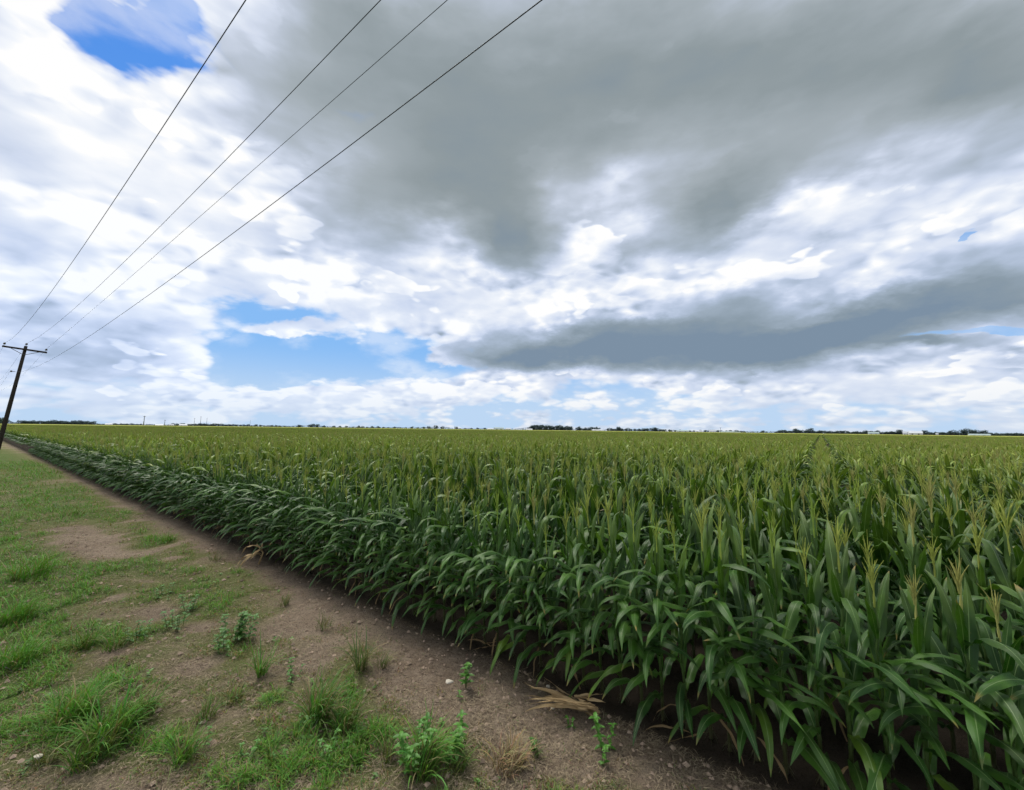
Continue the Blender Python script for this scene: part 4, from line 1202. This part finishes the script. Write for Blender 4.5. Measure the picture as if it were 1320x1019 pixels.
# ------------------------------------------------------------------ trees on the horizon
m, N, out = mat('tree_foliage'); t_ = N.attr('tint', 'Color')
principled(N, out, t_, 0.8, 0.1); M_TREE = m
M_BARK = plain('bark', (0.10, 0.085, 0.07), 0.9, 0.1)
tree_lib = []
for k in range(8):
    r = random.Random(40 + k); cm, tm = MB(), MB()
    tm.tube([(0, 0, -0.02), (0.01, 0, 0.2), (0.0, 0.01, 0.45)], [0.045, 0.035, 0.02], 6)
    lobes = [(Vector((r.uniform(-.30, .30), r.uniform(-.30, .30), (r.uniform(0.12, 0.35) if q_ < 5 else r.uniform(0.42, 0.80)))), r.uniform(0.17, 0.27)) for q_ in range(14)]
    for c, _ in lobes[:5]: tm.tube([(0, 0, 0.3), tuple(c)], [0.02, 0.008], 4)
    for c, rad in lobes:
        for _ in range(45):
            v = Vector((r.gauss(0, 1), r.gauss(0, 1), r.gauss(0, 1))).normalized()
            p = c + v * rad * r.uniform(0.6, 1.05)
            a = Vector((r.gauss(0, 1), r.gauss(0, 1), r.gauss(0, 1))).normalized(); b = a.cross(v).normalized(); s_ = r.uniform(0.03, 0.06)
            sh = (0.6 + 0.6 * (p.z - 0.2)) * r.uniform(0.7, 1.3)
            cm.add([tuple(p - a * s_), tuple(p + b * s_), tuple(p + a * s_), tuple(p - b * s_)], [(0, 1, 2, 3)], None, (0.085 * sh, 0.125 * sh, 0.112 * sh))  # leaf colour paled and greyed to carry the distance haze
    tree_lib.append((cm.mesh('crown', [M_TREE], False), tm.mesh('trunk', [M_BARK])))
def horizon_spot(px, D):
    d = ray(px, yh(px)); d.z = 0; d.normalize()
    k = D / d.y if False else D
    return Vector((d.x * k, d.y * k, 0))
def dep(P): return to_px((P.x, P.y, 1.0))[2]
GT = 'trees scattered along the horizon'
def tree(px, hpx, D, label, wide=1.0):
    P = horizon_spot(px, D)
    h = hpx * dep(P) / F_PX + 2.0
    root = bpy.data.objects.new('horizon_tree', None); col.objects.link(root); root.location = P
    root.rotation_euler = (0, 0, rng.uniform(0, 6.28)); root.scale = (h * 1.1 * wide, h * 1.1 * wide, h)
    tag(root, label, 'tree', GT)
    cme, tme = tree_lib[rng.randrange(8)]
    link('crown', cme, root); link('trunk', tme, root)
def tree_run(x0, x1, step, h0, h1, D, label, wide=1.2):
    x = x0
    while x < x1:
        tree(x, rng.uniform(h0, h1), D * rng.uniform(0.96, 1.05), label, wide); x += step * rng.uniform(0.8, 1.2)
tree_run(28, 122, 4.0, 3.2, 5.6, 1180, 'low dark tree in the left woodland strip right of the utility pole', 1.5)
tree_run(146, 185, 5, 1.4, 2.2, 1500, 'low faint tree left of the second thin mast', 1.6)
tree_run(223, 292, 4.5, 2.0, 3.6, 1350, 'small dark tree between the left white sheds and the left centre bushes', 1.4)
tree_run(296, 372, 5, 1.4, 2.8, 1500, 'low faint tree in the thin line left of the two rounded trees', 1.5)
for x, h in ((386, 3.4), (401, 4.6), (408, 4.0)): tree(x, h, 1250, 'rounded tree standing out left of centre on the horizon', 1.5)
for x, h in ((417, 2.6), (463, 3.0), (588, 3.2)): tree(x, h, 1080, 'lone round bush standing in front of the thin horizon line', 1.1)
tree_run(430, 560, 7, 1.2, 2.6, 1550, 'low faint tree in the thin line left of the centre sheds', 1.6)
for x, h in ((552, 3.2), (562, 4.4), (570, 3.2)): tree(x, h, 1400, 'small raised tree group just left of the centre sheds', 1.2)
tree_run(600, 655, 8, 1.0, 3.0, 1450, 'small tree behind the white centre sheds', 1.3)
tree_run(684, 737, 3.6, 5.0, 7.0, 1150, 'tall dark tree in the dense clump right of the white centre sheds', 1.3)
tree_run(745, 773, 4, 3.2, 5.2, 1200, 'dark tree in the smaller clump right of the dense clump', 1.2)
tree_run(785, 860, 4.5, 2.6, 4.4, 1250, 'dark tree in the line left of the pale right centre farm', 1.4)
tree(797, 6.0, 1220, 'taller tree rising from the left end of the right centre line', 1.2); tree(845, 5.6, 1220, 'taller tree rising from the right end of the right centre line', 1.2)
tree_run(864, 962, 6, 1.8, 3.2, 1400, 'low tree around the pale right centre farm', 1.5)
for x in (984, 950): tree(x, 3.0, 1200, 'lone dark bush right of the pale right centre farm', 1.3)
tree_run(1003, 1320, 4.6, 2.8, 4.2, 1250, 'dark tree in the long right hand tree line', 1.6)
for x, h in ((1028, 6.6), (1043, 7.0)): tree(x, h, 1180, 'raised tree standing above the line near the converging crop rows', 1.2)
for x, h in ((1117, 5.4), (1131, 5.0), (1160, 6.6), (1191, 6.4)): tree(x, h, 1180, 'raised tree standing above the line near the white right hand shed', 1.2)
for x, h in ((1228, 6.4), (1243, 7.6), (1250, 8.6), (1256, 8.0), (1268, 7.0)): tree(x, h, 1180, 'tall tree in the highest group at the right end', 1.2)
tree_run(-14, 6, 5, 6.5, 9, 900, 'dark tree partly hidden behind the utility pole at the left edge', 1.3)

# ------------------------------------------------------------------ farm buildings and masts on the horizon
M_WALLW = plain('white_metal_wall', (0.66, 0.66, 0.64), 0.6, 0.2, var=0.08, sc=0.3)
M_ROOFP = plain('pale_metal_roof', (0.58, 0.60, 0.62), 0.5, 0.3, var=0.08, sc=0.3)
M_ROOFG = plain('green_grey_roof', (0.34, 0.42, 0.40), 0.6, 0.3, var=0.08, sc=0.3)
M_DOOR = plain('dark_door', (0.07, 0.07, 0.075), 0.7, 0.2)
def shed(px, wpx, hpx, D, roof, label, roof_frac=0.45, name='farm_shed'):
    P = horizon_spot(px, D); k = dep(P) / F_PX
    w = wpx * k * math.cos(math.atan2(P.x, P.y)); hh = hpx * k + 1.9; dp = w * 0.5
    hw = hh * (1 - roof_frac)
    yaw = -math.atan2(P.x, P.y) + 0.15
    root = bpy.data.objects.new(name, None); col.objects.link(root); root.location = P; root.rotation_euler = (0, 0, yaw)
    tag(root, label, 'farm building')
    mb = MB()
    x, y = w / 2, dp / 2
    mb.add([(-x, -y, 0), (x, -y, 0), (x, y, 0), (-x, y, 0), (-x, -y, hw), (x, -y, hw), (x, y, hw), (-x, y, hw), (-x, 0, hh - 0.1), (x, 0, hh - 0.1)],
           [(0, 1, 5, 4), (2, 3, 7, 6), (1, 2, 6, 9, 5), (3, 0, 4, 8, 7)])
    link('wall', mb.mesh('wall', [M_WALLW], False), root)
    mb = MB(); o_ = 0.5
    for s_ in (-1, 1):
        mb.add([(-x - o_, s_ * (y + o_), hw - 0.1), (x + o_, s_ * (y + o_), hw - 0.1), (x + o_, 0, hh + 0.15), (-x - o_, 0, hh + 0.15),
                (-x - o_, s_ * (y + o_), hw - 0.3), (x + o_, s_ * (y + o_), hw - 0.3), (x + o_, 0, hh - 0.05), (-x - o_, 0, hh - 0.05)],
               [(0, 1, 2, 3), (4, 7, 6, 5), (0, 4, 5, 1), (1, 5, 6, 2), (0, 3, 7, 4)])
    link('roof', mb.mesh('roof', [roof], False), root)
    for q in (-0.25, 0.2):
        mb = MB(); mb.box((x * q * 2, -y - 0.06, hw * 0.4), (w * 0.12, 0.1, hw * 0.8)); link('door', mb.mesh('door', [M_DOOR], False), root)
shed(140, 9, 1.6, 1300, M_ROOFP, 'low white shed right of the left woodland strip')
shed(205, 10, 1.2, 1250, M_ROOFP, 'small white shed just right of the second thin mast')
shed(221, 6, 1.8, 1280, M_ROOFP, 'pale short shed between the two left white sheds')
shed(236, 10, 1.8, 1150, M_ROOFP, 'white shed in front of dark trees at left')
shed(632, 8, 1.4, 1200, M_ROOFP, 'leftmost of the white sheds at the centre of the horizon')
shed(643, 12, 2.6, 1150, M_ROOFG, 'grey roofed long shed among the centre sheds')
shed(655, 7, 2.0, 1120, M_ROOFP, 'rightmost of the white sheds at the centre of the horizon')
shed(682, 8, 1.4, 1050, M_ROOFP, 'low pale shed at the left foot of the dense tree clump')
shed(770, 14, 1.4, 1150, M_ROOFP, 'low pale shed right of the smaller dark clump')
shed(880, 16, 2.0, 1100, M_ROOFG, 'long low pale shed left of the right centre farm')
shed(901, 10, 1.8, 1150, M_ROOFP, 'small shed next to the long low pale shed')
shed(918, 8, 3.0, 1120, M_ROOFP, 'bright steep roofed farmhouse right of the dark tree line', 0.6)
shed(940, 26, 1.2, 1200, M_ROOFG, 'very long low grey building right of the bright farmhouse')
shed(1126, 14, 2.4, 1080, M_ROOFG, 'pale green roofed shed left of the big white shed')
shed(1168, 8, 3.6, 1100, M_ROOFP, 'short white gabled shed joined left of the big white shed', 0.5)
shed(1180, 18, 4.2, 1060, M_ROOFP, 'big white shed in front of the right hand tree line')
shed(1208, 3, 2.2, 1060, M_ROOFP, 'tiny white hut right of the big white shed')
shed(1262, 28, 1.8, 1020, M_ROOFG, 'long low pale roofed shed under the highest trees')
def mast(px, hpx, D, label, w=0.25):
    P = horizon_spot(px, D); h = hpx * dep(P) / F_PX + 1.9
    mb = MB(); mb.tube([(0, 0, 0), (0, 0, h * .5), (0, 0, h)], [w * 1.3, w, w * .7], 6)
    root = bpy.data.objects.new('distant_mast', None); root.location = P; col.objects.link(root); tag(root, label, 'mast', 'thin masts on the horizon')
    link('mast_pole', mb.mesh('mast', [M_STEEL]), root)
    mb = MB(); mb.box((0, 0, h * 0.93), (w * 8, w, w)); link('cross_bar', mb.mesh('bar', [M_STEEL], False), root)
for a in ((185, 12, 700, 'tallest thin mast on the left part of the horizon', 0.45), (212, 7, 900, 'short thin mast above the small white sheds', 0.4), (250, 10, 1500, 'left one of three faint masts over dark trees', 0.4), (258, 12, 1500, 'middle one of three faint masts over dark trees', 0.5),
          (266, 10, 1500, 'right one of three faint masts over dark trees', 0.4), (322, 8, 1500, 'faint mast alone left of centre', 0.35), (929, 6, 1100, 'short white mast beside the bright farmhouse', 0.4)): mast(*a)

# the thin, nearly unbroken belt of woodland behind everything
wp = [(-20, 5), (20, 2.2), (28, 3.6), (122, 3.0), (130, .8), (146, 1.4), (222, 1.2), (226, 2.4), (292, 2.0), (372, 1.5), (390, 2.6), (412, 2.4), (425, 1.1), (540, 1.3), (552, 2.2), (575, 2.0), (585, .9), (660, 1.4), (684, 2.6), (737, 2.6), (745, 2.0), (773, 1.8), (785, 2.4), (862, 2.2), (900, 1.6), (962, 1.9), (1003, 2.2), (1320, 2.6), (1345, 2.6)]
r = np.random.RandomState(4)
mb = MB(); n = 15000
for px in r.uniform(-20, 1345, n):
    hh = np.interp(px, [a for a, b in wp], [b for a, b in wp]) * (0.75 + 0.5 * float(vnoise(np.array([px * 0.22]), np.array([0.0]), 3)[0]))
    D_ = r.uniform(1480, 1560); P = horizon_spot(px, D_); top = hh * dep(P) / F_PX + 1.5
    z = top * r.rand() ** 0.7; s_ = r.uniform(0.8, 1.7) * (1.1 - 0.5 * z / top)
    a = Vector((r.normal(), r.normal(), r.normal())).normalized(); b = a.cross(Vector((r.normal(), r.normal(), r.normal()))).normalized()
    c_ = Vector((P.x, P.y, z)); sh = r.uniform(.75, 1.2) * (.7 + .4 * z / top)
    mb.add([tuple(c_ - a * s_), tuple(c_ + b * s_), tuple(c_ + a * s_), tuple(c_ - b * s_)], [(0, 1, 2, 3)], None, (0.12 * sh, 0.16 * sh, 0.155 * sh))  # paler than the trees in front: haze mixed into the foliage colour
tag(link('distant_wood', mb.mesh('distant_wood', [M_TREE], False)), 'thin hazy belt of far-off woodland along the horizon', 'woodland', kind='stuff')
